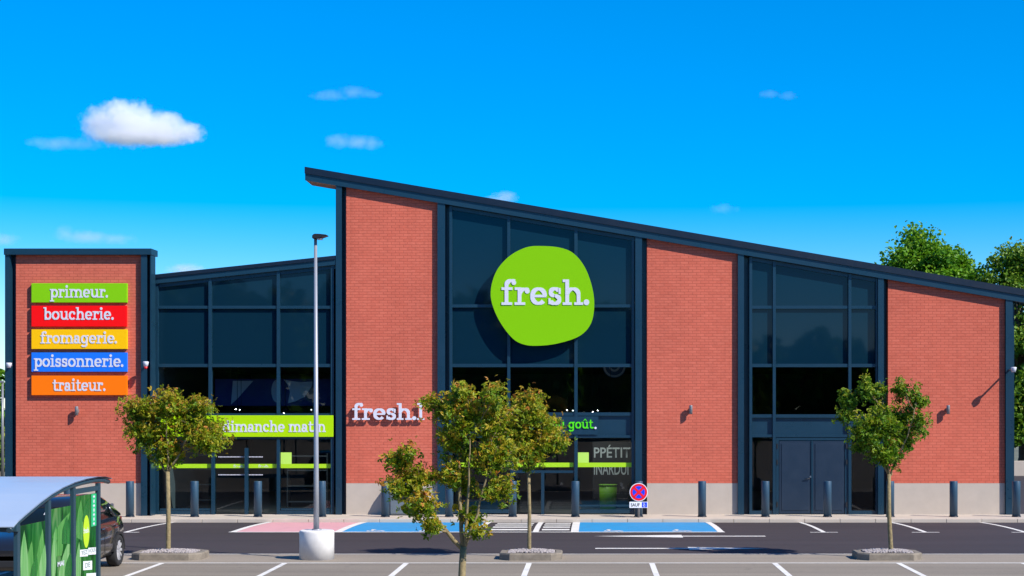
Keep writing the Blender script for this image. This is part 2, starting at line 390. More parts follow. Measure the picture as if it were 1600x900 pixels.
# painted markings
FY0, FY1 = 41.45, 46.27
def fx(px, y=FY0): return (px-VX)/F*y
s = Sheets()
for px in (28, 228, 427, 624, 823, 1022, 1221, 1422, 1624):          # near bays
    x = (px-VX)/F*32.05; s.rect(x-.055, x+.055, 27.6, 33.24, 0)
s.rect(-40, 40, 33.245, 33.35, 0)
s.rect(-40, 40, 35.29, 35.37, 0)
s.build('parking_bay_lines', M['line'])
s = Sheets()
for px in (30, 195, 1288, 1447, 1603, 1765):                               # bays along the building
    x = fx(px); s.rect(x-.055, x+.055, FY0+.11, FY1, 0.0); s.rect(x-.35, x+.35, FY0, FY0+.105, 0.0)
for px, w in ((363, .08), (527, .10), (745, .08), (898, .10), (1127, .08)):
    x = fx(px); s.rect(x-w, x+w, FY0+.13, FY1, .006)
s.rect(fx(357), fx(1133), FY0-.03, FY0+.125, .006)
# crossing bars between the two blue bays
xa, xb = fx(763), fx(826); xc, xd = fx(845), fx(889)
for y in (42.15, 43.15, 44.15, 45.15):
    s.rect(xa, xb, y, y+.48, .002); s.rect(xc, xd, y, y+.48, .002)
s.rect(fx(832), fx(841), FY0+.13, FY1, .003)
# two long arrows on the road
def arrow(px0, px1, px2, y, hw, sw):
    X = lambda p: (p-VX)/F*y
    a, b, c = X(px0), X(px1), X(px2)
    s.poly([(a, y-sw), (b, y-sw), (b, y+sw), (a, y+sw)] if b > a else [(b, y-sw), (a, y-sw), (a, y+sw), (b, y+sw)], 0)
    s.poly([(b, y-hw), (c, y), (b, y+hw)] if c > b else [(b, y+hw), (c, y), (b, y-hw)], 0)
arrow(1196, 1066, 928, 40.25, .42, .10)
arrow(930, 1076, 1200, 36.75, .36, .10)
# wheelchair symbols at the mouth of the blue bays
def wheelchair(cx, y0, k=1.0):
    ring = [(cx+.34*k*cos(t), y0+.34*k+.34*k*sin(t)) for t in [pi*.65+i*pi*1.35/14 for i in range(15)]]
    inn = [(cx+.24*k*cos(t), y0+.34*k+.24*k*sin(t)) for t in [pi*.65+i*pi*1.35/14 for i in range(15)]]
    for i in range(14): s.poly([ring[i], ring[i+1], inn[i+1], inn[i]], .006)
    s.rect(cx-.16*k, cx-.04*k, y0+.5*k, y0+1.0*k, .0065); s.rect(cx-.04*k, cx+.38*k, y0+.5*k, y0+.61*k, .0065)
    s.poly([(cx+.3*k, y0+.5*k), (cx+.48*k, y0+.08*k), (cx+.6*k, y0+.13*k), (cx+.42*k, y0+.5*k)], .007)
    s.poly([(cx-.1*k+.13*k*cos(t), y0+1.2*k+.13*k*sin(t)) for t in [i*pi/5 for i in range(10)]], .0065)
wheelchair(fx(580), 41.68, .55); wheelchair(fx(663), 41.68, .55); wheelchair(fx(955), 41.68, .55); wheelchair(fx(1063), 41.68, .55)
s.build('painted_markings', M['line'])
s = Sheets(); s.rect(fx(527), fx(745), FY0+.12, FY1, .001); s.rect(fx(898), fx(1127), FY0+.12, FY1, .001); s.build('blue_parking_bays', M['blue'])
s = Sheets(); s.rect(fx(363), fx(527)-.002, FY0+.12, FY1, .001); s.build('pink_parking_bay', M['pink'])

# ------------------------------------------------------------------ the building
B = empty('supermarket_building', 'red brick supermarket with dark glass bays and a steep mono-pitch roof', 'building', (0, DB, 0))
YB, YP, YG = 48.40, 48.29, 48.47           # brick face, pilaster face, glass
def roof_top(px): return 262+.1702*(px-478)          # pixel row of the main roof's top edge
def wing_top(px): return 430-.1053*(px-240)
RB = lambda px: PZ(roof_top(px)+20)           # underside of the fascia
WB = lambda px: PZ(wing_top(px)+13)
# brick panels
def brick_panel(p0, p1, topf):
    bm = bmesh.new(); prism_xz(bm, [(PX(p0), PZ(755)), (PX(p1), PZ(755)), (PX(p1), topf(p1)+.05), (PX(p0), topf(p0)+.05)], YB, YB+.3)
    mesh_obj('brick_wall', bm, M['brick'], B)
    bm = bmesh.new(); box(bm, PX(p0), PX(p1), YB-.006, YB+.3, -.02, PZ(755)-.003, bev=0)
    mesh_obj('plinth', bm, M['plinth'], B)
for p0, p1 in ((541, 684), (1011, 1152.5), (1387.5, 1570)): brick_panel(p0, p1, RB)
# pilasters: a flange standing proud of the brick, a deep groove on its right
def pilaster(p0, p1, p2, topf, y=YP, groove=True):
    bm = bmesh.new()
    x0, x1, x2 = PX(p0), PX(p1), PX(p2)
    prism_xz(bm, [(x0, 0), (x1, 0), (x1, topf(p1)+.03), (x0, topf(p0)+.03)], y, y+.02)
    xm = (x0+x1)/2
    prism_xz(bm, [(xm-.03, 0), (xm+.03, 0), (xm+.03, topf(p0)), (xm-.03, topf(p0))], y+.022, y+.35)
    prism_xz(bm, [(x0, 0), (x2, 0), (x2, topf(p2)+.02), (x0, topf(p0)+.02)], y+.352, y+.4)
    return mesh_obj('pilaster', bm, M['navy'], B)
for a, b, c in ((525.5, 535, 541), (684, 696, 703.5), (992.5, 1003, 1011), (1152.5, 1162, 1172), (1371, 1380, 1387.5), (1570, 1581, 1588)):
    pilaster(a, b, c, RB)
# main roof with two-step fascia
bm = bmesh.new(); R0, R1 = 478, 1640
YR = 48.22
def slope_prism(bm, p0, p1, o0, o1, y0, y1, topf, mi=0):
    prism_xz(bm, [(PX(p0), PZ(topf(p0)+o1)), (PX(p1), PZ(topf(p1)+o1)), (PX(p1), PZ(topf(p1)+o0)), (PX(p0), PZ(topf(p0)+o0))], y0, y1, mi)
slope_prism(bm, R0, 526, 1, 18, YR+.12, 49.5, roof_top); slope_prism(bm, 526, 1590, 1, 18, YR+.12, 79, roof_top); slope_prism(bm, 1590, R1, 1, 18, YR+.12, 48.9, roof_top); roof = mesh_obj('roof', bm, M['roof'], B)
bm = bmesh.new(); slope_prism(bm, R0-.5, R1+.5, -.2, 10, YR, YR+.12, roof_top); mesh_obj('roof_edge', bm, M['navy_dark'], roof)
bm = bmesh.new(); slope_prism(bm, R0, R1, 10.1, 20.5, YR+.04, YR+.118, roof_top); mesh_obj('fascia', bm, M['navy'], roof)
bm = bmesh.new(); slope_prism(bm, R0, 525, 18.1, 20, YR+.12, 49.49, roof_top); mesh_obj('soffit', bm, M['soffit'], roof)
# lower wing roof
bm = bmesh.new(); slope_prism(bm, 20, 524, 1, 11, YB+.02, 78, wing_top); wroof = mesh_obj('wing_roof', bm, M['roof'], B)
bm = bmesh.new(); slope_prism(bm, 236, 525, -.2, 5.5, YR+.05, YB+.018, wing_top); mesh_obj('roof_edge', bm, M['navy_dark'], wroof)
bm = bmesh.new(); slope_prism(bm, 236, 525, 5.6, 14, YR+.09, YB+.018, wing_top); mesh_obj('fascia', bm, M['navy'], wroof)
# screen wall on the left: a thick brick slab in a navy frame
DT = 47.9
tx = lambda p: PX(p, DT); tz = lambda p: PZ(p, DT)
bm = bmesh.new(); box(bm, tx(25), tx(222), DT, DT+.36, tz(755), tz(399)); mesh_obj('brick_wall', bm, M['brick'], B)
bm = bmesh.new(); box(bm, tx(25), tx(222), DT-.006, DT+.48, -.02, tz(755)-.003); mesh_obj('plinth', bm, M['plinth'], B)
for a, b, c in ((10, 17, 25), (222, 231.5, 238)):
    bm = bmesh.new()
    box(bm, tx(a), tx(b), DT-.12, DT-.10, 0, tz(399)); box(bm, tx(a)+.1, tx(a)+.15, DT-.098, DT+.4, 0, tz(399))
    box(bm, tx(a), tx(c), DT+.2, DT+.34, 0, tz(399)-.004)
    if c == 238: box(bm, tx(c)-.03, tx(c), DT-.12, DT+.198, 0, tz(399))
    mesh_obj('pilaster', bm, M['navy'], B)
bm = bmesh.new(); box(bm, tx(9), tx(239), DT-.17, DT+.54, tz(399)+.002, tz(389), bev=.01); mesh_obj('parapet_cap', bm, M['navy'], B)
# rear and end walls, seen only from elsewhere
bm = bmesh.new()
prism_xz(bm, [(PX(527), 0), (PX(1588), 0), (PX(1588), RB(1588)-.02), (PX(527), RB(527)-.02)], 77.0, 77.3)
prism_xz(bm, [(PX(30), 0), (PX(526), 0), (PX(526), WB(526)+.05), (PX(30), WB(30)+.05)], 77.0, 77.3)
box(bm, PX(1588)-.3, PX(1588), 48.70, 76.99, 0, RB(1588)-.05); box(bm, PX(30), PX(30)+.3, 48.6, 76.99, 0, WB(30)-.05)
prism_yz(bm, [(48.70, WB(527)-.5), (76.99, WB(527)-.5), (76.99, RB(527)-.05), (48.70, RB(527)-.05)], PX(526), PX(526)+.3)
mesh_obj('rear_wall', bm, M['rear'], B)
# the sales hall behind the glass
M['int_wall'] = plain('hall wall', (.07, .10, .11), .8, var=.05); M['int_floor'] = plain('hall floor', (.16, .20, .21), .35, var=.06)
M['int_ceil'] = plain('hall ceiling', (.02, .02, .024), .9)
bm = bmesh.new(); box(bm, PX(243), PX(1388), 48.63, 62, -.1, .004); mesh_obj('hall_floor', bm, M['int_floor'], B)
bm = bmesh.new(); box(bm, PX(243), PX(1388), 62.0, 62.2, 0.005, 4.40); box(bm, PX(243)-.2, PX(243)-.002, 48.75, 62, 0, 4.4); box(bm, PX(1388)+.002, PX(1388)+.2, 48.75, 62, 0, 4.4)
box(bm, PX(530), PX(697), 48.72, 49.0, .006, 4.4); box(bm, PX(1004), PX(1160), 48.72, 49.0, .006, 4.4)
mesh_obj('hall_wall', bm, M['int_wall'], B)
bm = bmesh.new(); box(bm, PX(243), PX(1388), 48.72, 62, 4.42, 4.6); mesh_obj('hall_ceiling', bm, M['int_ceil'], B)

# glazed bays -----------------------------------------------------------------
def bay(p0, p1, topf, mull, hor, cells):
    """frame of one bay; mull = list of (px centre, y top row or None, y bottom row); hor = list of (row, p0, p1, half)"""
    bm = bmesh.new()
    for px, t, b, hw in mull:
        zt = topf(px)-.02 if t is None else PZ(t); zb = 0.0 if b is None else PZ(b)
        prism_xz(bm, [(PX(px-hw), zb), (PX(px+hw), zb), (PX(px+hw), zt), (PX(px-hw), zt)], YG-.10, YG+.06)
    for row, a, b, hh in hor: box(bm, PX(a), PX(b), YG-.075, YG+.05, PZ(row+hh), PZ(row-hh))
    fr = mesh_obj('curtain_wall', bm, M['navy'], B)
    # head member under the fascia
    bm = bmesh.new()
    prism_xz(bm, [(PX(p0), topf(p0)-.13), (PX(p1), topf(p1)-.13), (PX(p1), topf(p1)-.004), (PX(p0), topf(p0)-.004)], YG-.05, YG+.05)
    mesh_obj('head_frame', bm, M['navy'], fr)
    for a, b, t, bo, kind in cells:
        bm = bmesh.new(); za, zb = (topf(a)-.06, topf(b)-.06) if t is None else (PZ(t), PZ(t))
        z0 = 0.06 if bo is None else PZ(bo)
        th = .006 if kind == 'glass' else .03
        if kind == 'glass':
            vs = [bm.verts.new(v) for v in ((PX(a), YG, z0), (PX(b), YG, z0), (PX(b), YG, zb), (PX(a), YG, za))]; bm.faces.new(vs)
        else: prism_xz(bm, [(PX(a), z0), (PX(b), z0), (PX(b), zb), (PX(a), za)], YG, YG+th)
        mesh_obj('pane' if kind != 'panel' else 'infill_panel', bm, {'glass': M['glass'], 'span': M['spandrel'], 'panel': M['navy']}[kind], fr)
    return fr
def dots(fr, p0, p1, row):
    bm = bmesh.new(); n = int((p1-p0)/2.2)
    for i in range(n):
        x = PX(p0+(i+.5)*(p1-p0)/n); box(bm, x-.014, x+.014, YG-.006, YG-.003, PZ(row)-.014, PZ(row)+.014)
    mesh_obj('dot_strip', bm, M['white'], fr)
def strips(fr, segs, r0, r1, stick=None):
    for a, b in segs:
        bm = bmesh.new(); box(bm, PX(a), PX(b), YG-.005, YG-.002, PZ(r1), PZ(r0)); mesh_obj('window_strip', bm, M['lime'], fr)
    if stick:
        a, b, t, bo = stick
        bm = bmesh.new(); box(bm, PX(a), PX(b), YG-.005, YG-.002, PZ(bo), PZ(t))
        st = mesh_obj('notice_sticker', bm, plain('pale lime film', (.45, .72, .10), .5), fr)
# bay A
colsA = [(244, 326), (331, 433), (437.5, 517)]
A = bay(243, 525, WB,
    [(245, None, None, 2.4), (328.5, None, 684, 2.4), (435, None, None, 2.4), (519.5, None, None, 2.4), (333, 684, None, 2.6), (385, 700, None, 2.6)],
    [(480, 246, 518, 2.3), (571, 246, 518, 2.5), (648, 246, 518, 2.3), (684, 246, 518, 2.3), (801, 246, 330, 3), (801, 437, 518, 3), (796, 250, 330, 1.5), (796, 439, 517, 1.5)],
    [(a, b, None, 480, 'span') for a, b in colsA]+[(a, b, 480, 571, 'span') for a, b in colsA]+[(a, b, 571, 648, 'glass') for a, b in colsA] +
    [(a, b, 684, 801, 'glass') for a, b in ((246, 332), (334, 384), (386, 435), (436, 518))])
strips(A, [(245.5, 330), (336, 382), (388, 432), (438, 517)], 725, 731.5, (438, 455, 707, 725))
dots(A, 340, 382, 714); dots(A, 388, 410, 714); dots(A, 340, 382, 742); dots(A, 388, 410, 742)
for px in (372, 411):
    bm = bmesh.new(); slab_text(bm, 'fresh.', PX(px-8), PX(px+8), PZ(730.2), .055, YG-.008, .002); mesh_obj('strip_lettering', bm, M['white'], A)
# bay B
colsB = [(705, 793), (797, 898), (902, 988)]
Bb = bay(703, 993, RB,
    [(704.5, None, None, 2.2), (795, None, 684, 2.3), (900, None, None, 2.5), (989, None, None, 2.2), (800, 684, None, 2.6), (848, 737, None, 2.4)],
    [(478, 706, 988, 2.4), (571, 706, 988, 2.6), (647, 706, 988, 2.6), (682, 706, 988, 2.0), (799, 706, 798, 3), (799, 903, 988, 3), (790, 903, 987, 1.5), (737, 803, 898, 2)],
    [(a, b, None, 478, 'span') for a, b in colsB]+[(a, b, 478, 571, 'span') for a, b in colsB]+[(a, b, 571, 647, 'glass') for a, b in colsB] +
    [(a, b, 649, 681, 'panel') for a, b in colsB]+[(a, b, 682, 800, 'glass') for a, b in ((706, 799), (801, 847), (849, 899), (901, 988))])
strips(Bb, [(706, 797), (803, 896), (903, 988)], 723, 730, (903, 920, 707, 723))
# bay C
colsC = [(1173.5, 1207.5), (1212, 1325.5), (1330, 1369)]
Cc = bay(1172, 1371.5, RB,
    [(1173, None, None, 2.2), (1209.7, None, None, 2.3), (1327.8, None, None, 2.3), (1370, None, None, 2.0)],
    [(480, 1175, 1369, 2.4), (571, 1175, 1369, 2.6), (650, 1175, 1369, 2.6), (681, 1175, 1369, 2.2), (801, 1175, 1208, 3), (801, 1329, 1369, 3)],
    [(a, b, None, 480, 'span') for a, b in colsC]+[(a, b, 480, 571, 'span') for a, b in colsC]+[(a, b, 571, 650, 'glass') for a, b in colsC] +
    [(a, b, 652, 680, 'panel') for a, b in colsC]+[(a, b, 682, 801, 'glass') for a, b in (colsC[0], colsC[2])])
# service door in bay C
bm = bmesh.new()
box(bm, PX(1212.5), PX(1217), YG-.06, YG+.05, 0, PZ(684)); box(bm, PX(1320.5), PX(1325), YG-.06, YG+.05, 0, PZ(684)); box(bm, PX(1217), PX(1320.5), YG-.06, YG+.05, PZ(688), PZ(684))
sd = mesh_obj('service_door', bm, M['navy'], B)
for a, b in ((1217.6, 1267.6), (1270.2, 1320)):
    bm = bmesh.new(); box(bm, PX(a), PX(b), YG-.045, YG+.02, .02, PZ(688.6), bev=.006)
    w = PX(b)-PX(a)
    box(bm, PX(a)+.07, PX(b)-.07, YG-.060, YG-.046, .12, PZ(688.6)-.09, bev=.004)
    mesh_obj('door_leaf', bm, M['door'], sd)
bm = bmesh.new(); box(bm, PX(1267.7), PX(1270.1), YG-.07, YG+.02, .02, PZ(688.8)); mesh_obj('astragal', bm, M['navy'], sd)
bm = bmesh.new(); tube(bm, [(PX(1265), YG-.06, PZ(748)), (PX(1265), YG-.10, PZ(748)), (PX(1257), YG-.10, PZ(748.5))], .011); mesh_obj('handle', bm, M['black'], sd)
bm = bmesh.new(); disc_y(bm, PX(1266.5), PZ(745), .03, YG-.065, YG-.05, 16); mesh_obj('lock', bm, M['steel'], sd)
for row in (697, 722, 788):
    for px in (1214.5, 1323):
        bm = bmesh.new(); box(bm, PX(px)-.022, PX(px)+.022, YG-.085, YG-.061, PZ(row)-.07, PZ(row)+.07); mesh_obj('hinge', bm, M['black'], sd)

# ------------------------------------------------------------------ signs
def sign_panel(label, p0, p1, r0, r1, col, text, t0, t1, base, xh):
    bm = bmesh.new(); box(bm, tx(p0), tx(p1), DT-.11, DT-.004, tz(r1), tz(r0), bev=.008)
    o = tag(mesh_obj('department_sign', bm, plain('sign '+text, col, .55, spec=.12)), label, 'sign', 'coloured department signs on the brick screen wall')
    bm = bmesh.new(); slab_text(bm, text, tx(t0), tx(t1), tz(base), xh/F*DT, DT-.124, .013)
    mesh_obj('lettering', bm, M['white'], o)
sign_panel('lime green sign reading primeur, topmost on the brick screen wall', 51, 200, 443, 473, (.20, .52, .004), 'primeur.', 80, 171, 465.5, 13.5)
sign_panel('red sign reading boucherie on the brick screen wall', 51, 199, 478, 510.5, (.86, .004, .006), 'boucherie.', 70, 180, 500, 13.5)
sign_panel('yellow sign reading fromagerie on the brick screen wall', 51, 200, 515, 545.5, (.88, .48, .002), 'fromagerie.', 65, 185, 537, 13)
sign_panel('blue sign reading poissonnerie on the brick screen wall', 51, 200, 551, 581, (.010, .16, .74), 'poissonnerie.', 55, 195, 573.5, 13.5)
sign_panel('orange sign reading traiteur, lowest on the brick screen wall', 51, 200, 587, 617.5, (.92, .17, .002), 'traiteur.', 84, 167, 611, 13.5)
# round sign
blob = [(300, 560), (325, 440), (395, 352), (490, 300), (580, 292), (680, 302), (752, 335), (812, 412), (850, 520), (860, 620), (840, 715), (778, 780), (665, 818), (560, 831), (478, 824), (412, 785), (338, 680)]
def catmull(p, k=6):
    out = []; n = len(p)
    for i in range(n):
        a, b, c, d = (Vector(p[(i+j-1) % n]) for j in range(4))
        for t in [j/k for j in range(k)]:
            out.append(.5*((2*b)+(-a+c)*t+(2*a-5*b+4*c-d)*t*t+(-a+3*b-3*c+d)*t**3))
    return out
bl = [(q.x/3.461+680, q.y/3.461+300) for q in catmull(blob)]
DS = YG-.34
bm = bmesh.new(); pts = [(PX(a, DS), PZ(b, DS)) for a, b in bl][::-1]; prism_xz(bm, pts, DS, DS+.12)
es = [e for e in bm.edges if abs(e.verts[0].co.y-DS) < 1e-4 and abs(e.verts[1].co.y-DS) < 1e-4]
bmesh.ops.bevel(bm, geom=es, offset=.012, segments=2, affect='EDGES')
rs = tag(mesh_obj('round_sign', bm, plain('round sign green', (.20, .50, .001), .55, spec=.12)), 'big rounded lime green sign reading fresh on the tall glass bay', 'sign')
bm = bmesh.new(); slab_text(bm, 'fresh.', PX(783, DS), PX(922, DS), PZ(476.5, DS), 27.5/F*DS, DS-.02, .019); mesh_obj('lettering', bm, M['white'], rs)
for px, pz in ((810, 420), (880, 420), (810, 505), (880, 505)):
    bm = bmesh.new(); box(bm, PX(px)-.03, PX(px)+.03, DS+.121, YG-.003, PZ(pz)-.03, PZ(pz)+.03); mesh_obj('bracket', bm, M['navy'], rs)
# letters on brick
bm = bmesh.new(); slab_text(bm, 'fresh.l', PX(551), PX(664), PZ(656), 18.0/F*DB, YB-.13, .05)
slt = tag(mesh_obj('sign_lettering', bm, M['white']), 'white raised letters reading fresh on the brick panel beside the entrance', 'sign')
for px in (562, 576, 590, 606, 622, 636, 652):
    bm = bmesh.new(); box(bm, PX(px)-.012, PX(px)+.012, YB-.08, YB-.001, PZ(655), PZ(653)); mesh_obj('standoff', bm, M['steel'], slt)
# lime entrance banner
bm = bmesh.new(); box(bm, PX(252), PX(521.5), YG-.16, YG-.104, PZ(682.5), PZ(649), bev=.006)
o = tag(mesh_obj('entrance_banner', bm, M['lime_paint']), 'long lime banner reading dimanche matin above the left entrance doors', 'sign')
bm = bmesh.new(); slab_text(bm, 'dimanche matin', PX(349), PX(510), PZ(675), 12.5/F*DB, YG-.174, .013); mesh_obj('lettering', bm, M['white'], o)
# green letters over the second entrance
M['lit_green'] = plain('green lettering', (.09, .68, .008), .5, spec=.2)
bm = bmesh.new(); box(bm, PX(708), PX(935), YG-.12, YG-.078, PZ(679), PZ(650.5))
o = tag(mesh_obj('entrance_fascia_sign', bm, M['navy']), 'navy sign board with green letters du goût above the middle entrance', 'sign')
bm = bmesh.new(); slab_text(bm, 'du goût', PX(861), PX(927), PZ(669.5), 10.5/F*DB, YG-.15, .029); mesh_obj('lettering', bm, M['lit_green'], o)
bm = bmesh.new(); disc_y(bm, PX(930.5), PZ(668.6), .035, YG-.15, YG-.121, 14); mesh_obj('full_stop', bm, M['white'], o)

# ------------------------------------------------------------------ wall lights, cameras
def wall_light(px, row, D, label):
    o = empty('wall_light', label, 'wall lamp', (PX(px, D), D, PZ(row, D)), 'cylinder lamps on the brick walls')
    bm = bmesh.new(); c = (PX(px, D), D-.14)
    cyl(bm, c, .05, .05, PZ(row, D)-.13, PZ(row, D)+.13, 20, bev=.006); mesh_obj('lamp_body', bm, M['grey_metal'], o)
    bm = bmesh.new(); box(bm, c[0]-.035, c[0]+.035, D-.092, D-.001, PZ(row, D)-.05, PZ(row, D)+.05); mesh_obj('bracket', bm, M['grey_metal'], o)
M['grey_metal'] = plain('grey metal', (.22, .22, .23), .4, .3)
wall_light(122, 642, DT, 'grey cylinder wall lamp under the orange traiteur sign')
wall_light(1079, 640, YB, 'grey cylinder wall lamp on the brick panel left of the service door')
wall_light(1480, 640, YB, 'grey cylinder wall lamp on the brick panel right of the service door')
def camera_box(px, row, D, label, arm=.22, red=False):
    x, z = PX(px, D), PZ(row, D)
    o = empty('security_camera', label, 'camera', (x, D, z), 'white boxes on the pilasters')
    bm = bmesh.new(); cyl(bm, (x, D-arm), .055, .085, z-.06, z+.09, 20, bev=.02); mesh_obj('housing', bm, M['white'], o, False)
    if red:
        bm = bmesh.new(); cyl(bm, (x, D-arm), .03, .06, z-.13, z-.061, 20); mesh_obj('red_lens', bm, plain('red plastic', (.6, .01, .01), .3), o)
    bm = bmesh.new(); box(bm, x-.02, x+.02, D-arm+.06, D, z, z+.04); mesh_obj('bracket', bm, M['grey_metal'], o)
camera_box(18, 572, DT-.12, 'small white camera on the far left pilaster of the screen wall')
camera_box(231, 570, DT-.12, 'white and red alarm box between the screen wall and the glass wing', red=True)
camera_box(1577, 579, YP, 'small white camera on the pilaster at the low right end', arm=.5)

# ------------------------------------------------------------------ bollards
M['boll'] = plain('bollard paint', (.020, .058, .10), .45, var=.06)
bx = [(106, 'navy bollard half hidden behind the trolley shelter roof'), (203, 'navy bollard at the right end of the brick screen wall'),
 (304, 'navy bollard just right of the young tree at the left entrance'), (403, 'navy bollard in front of the left sliding doors'),
 (503, 'navy bollard half hidden by the lamp post'), (602, 'navy bollard beside the plain grey bin'), (702, 'navy bollard hidden behind the nearest tree'),
 (801, 'navy bollard at the left jamb of the middle doors'), (899, 'navy bollard just right of the striped crossing'),
 (998, 'navy bollard standing behind the round no stopping sign'), (1097, 'navy bollard before the pale plinth right of the round road sign'),
 (1196, 'navy bollard left of the service door'), (1293, 'navy bollard in front of the right leaf of the service door'),
 (1391, 'navy bollard behind the trunk of the right tree'), (1490, 'navy bollard before the pale plinth of the low right end'),
 (1588, 'navy bollard at the right corner of the building')]
YO = 47.35
def make_bollard():
    o = empty('bollard', '', 'bollard', (0, 0, 0), 'navy bollards along the pavement')
    bm = bmesh.new(); cyl(bm, (0, 0), .115, .115, 0.0, 1.03, 28, bev=.012); mesh_obj('post', bm, M['boll'], o)
    bm = bmesh.new(); cyl(bm, (0, 0), .135, .125, 0.0, .035, 28); mesh_obj('base_ring', bm, M['navy_dark'], o)
    return o
b0 = make_bollard()
for i, (px, lab) in enumerate(bx):
    o = b0 if i == 0 else copy_tree(b0)
    o.location = (PX(px, YO), YO, 0.001); o['label'] = lab
# round no-stopping sign on its own short post in front of a bollard
YS = 47.0
o = empty('no_stopping_sign', 'round red and blue no stopping sign with a white plate under it', 'road sign', (PX(998, YS), YS, 0))
M['red'] = plain('sign red', (.80, .006, .012), .4); M['sblue'] = plain('sign blue', (.006, .05, .72), .4); M['swhite'] = plain('sign white', (.78, .78, .80), .4)
X, Z = PX(998, YS), PZ(769, YS); pxm = YS/F
bm = bmesh.new(); cyl(bm, (X, YS+.04), .03, .03, 0.0, Z+.2, 14); mesh_obj('post', bm, M['grey_metal'], o)
bm = bmesh.new(); disc_y(bm, X, Z, 14.2*pxm, YS-.012, YS, 40); pl = mesh_obj('sign_disc', bm, M['swhite'], o)
bm = bmesh.new(); disc_y(bm, X, Z, 13.2*pxm, YS-.015, YS-.0121, 40); mesh_obj('red_ring', bm, M['red'], pl)
bm = bmesh.new(); disc_y(bm, X, Z, 9.6*pxm, YS-.018, YS-.0151, 40); mesh_obj('blue_field', bm, M['sblue'], pl)
bm = bmesh.new()
for a, k in ((pi/4, 0), (-pi/4, .001)):
    u = Vector((cos(a), sin(a)))*9.9*pxm; w = Vector((-sin(a), cos(a)))*1.9*pxm
    prism_xz(bm, [(X+q.x, Z+q.y) for q in (-u-w, u-w, u+w, -u+w)], YS-.020-k, YS-.0181)
mesh_obj('cross_bars', bm, M['red'], pl)
bm = bmesh.new(); box(bm, PX(983.5, YS), PX(1012, YS), YS-.012, YS, PZ(793.5, YS), PZ(784, YS)); pt = mesh_obj('plate', bm, M['swhite'], o)
bm = bmesh.new(); sans(bm, 'SAUF', 1, Matrix.Translation((PX(985.5, YS), YS-.014, PZ(791.5, YS))) @ Matrix.Rotation(pi/2, 4, 'X'), bold=.02, fit=(14*pxm, 5.4*pxm)); mesh_obj('lettering', bm, M['black'], pt)
bm = bmesh.new(); box(bm, PX(1003, YS), PX(1011, YS), YS-.0145, YS-.0121, PZ(792.7, YS), PZ(784.8, YS)); mesh_obj('blue_square', bm, M['sblue'], pt)
bm = bmesh.new(); cx, cz = PX(1006.8, YS), PZ(788.6, YS)
disc_y(bm, cx-.01, cz+.045, .012, YS-.017, YS-.0146, 10); box(bm, cx-.018, cx-.004, YS-.017, YS-.0146, cz-.01, cz+.03); box(bm, cx-.004, cx+.03, YS-.0169, YS-.0147, cz-.012, cz)
for i in range(12):
    a, b = pi*.7+i*.32, pi*.7+(i+1)*.32
    prism_xz(bm, [(cx-.005+r*cos(t), cz-.025+r*sin(t)) for r, t in ((.03, a), (.03, b), (.02, b), (.02, a))], YS-.0168, YS-.0148)
mesh_obj('wheelchair_mark', bm, M['swhite'], pt)
# rounded grey bin against the plinth, half hidden by the near tree
bm = bmesh.new(); x0, x1 = PX(611, 48), PX(655, 48); prof = [(48.38, .004), (47.95, .004), (47.90, .06), (47.88, .55), (47.92, .78), (48.02, .92), (48.16, 1.0), (48.38, 1.02)]
prism_yz(bm, prof, x0, x1)
bn = tag(mesh_obj('litter_bin', bm, plain('grey bin', (.12, .15, .18), .5, var=.08)), 'grey round-topped bin against the plinth behind the nearest tree', 'bin')
bm = bmesh.new(); box(bm, x0+.15, x1-.15, 47.874, 47.884, .45, .62); mesh_obj('flap', bm, M['black'], bn)

# ------------------------------------------------------------------ things seen through the glass
def spot(px, row, lab):
    x, z = PX(px, 49.3), PZ(row, 49.3)
    o = empty('track_spotlight', lab, 'spotlight', (x, 49.3, z), 'small lit spotlights behind the glass')
    bm = bmesh.new(); tube(bm, [(x, 49.33, z+.01), (x+.03, 49.5, z+.08)], .045, 12); mesh_obj('housing', bm, M['black'], o)
    bm = bmesh.new(); tube(bm, [(x, 49.315, z), (x, 49.328, z)], .013, 12); mesh_obj('lens', bm, plain('lamp', (1, .95, .85), .3, emit=1.0), o)
    lt = bpy.data.lights.new('spot_beam', 'SPOT'); lt.energy = 20; lt.spot_size = radians(100); lt.shadow_soft_size = .012; lt.color = (1, .95, .88)
    lo = bpy.data.objects.new('spot_beam', lt); COL.objects.link(lo); lo.location = (x, 49.26, z); lo.rotation_euler = Vector((0, -.75, 1)).to_track_quat('Z', 'Y').to_euler()
    lo.parent = o; lo.matrix_parent_inverse = parent_world(o).inverted()
    bm = bmesh.new(); tube(bm, [(x+.02, 49.45, z+.12), (x+.02, 49.45, 4.41)], .008, 6); mesh_obj('stem', bm, M['black'], o)
for px, r, lab in ((368, 639, 'spotlight left of its pair over the lime banner'), (374, 640, 'spotlight right of its pair over the lime banner'), (443, 645, 'low spotlight by the mullion over the lime banner'),
    (486, 640, 'spotlight beside the lamp post over the lime banner'), (518, 638, 'spotlight at the right end over the lime banner'), (886, 641, 'spotlight left of a pair over the green letters'), (895, 641, 'spotlight next to the mullion over the green letters'),
    (906, 645, 'spotlight just right of the mullion over the green letters'), (926, 643, 'left spotlight of the close pair over the green full stop'), (934, 641, 'right spotlight of the close pair over the green full stop'), (953, 645, 'spotlight at the far right of the middle bay')):
    spot(px, r, lab)
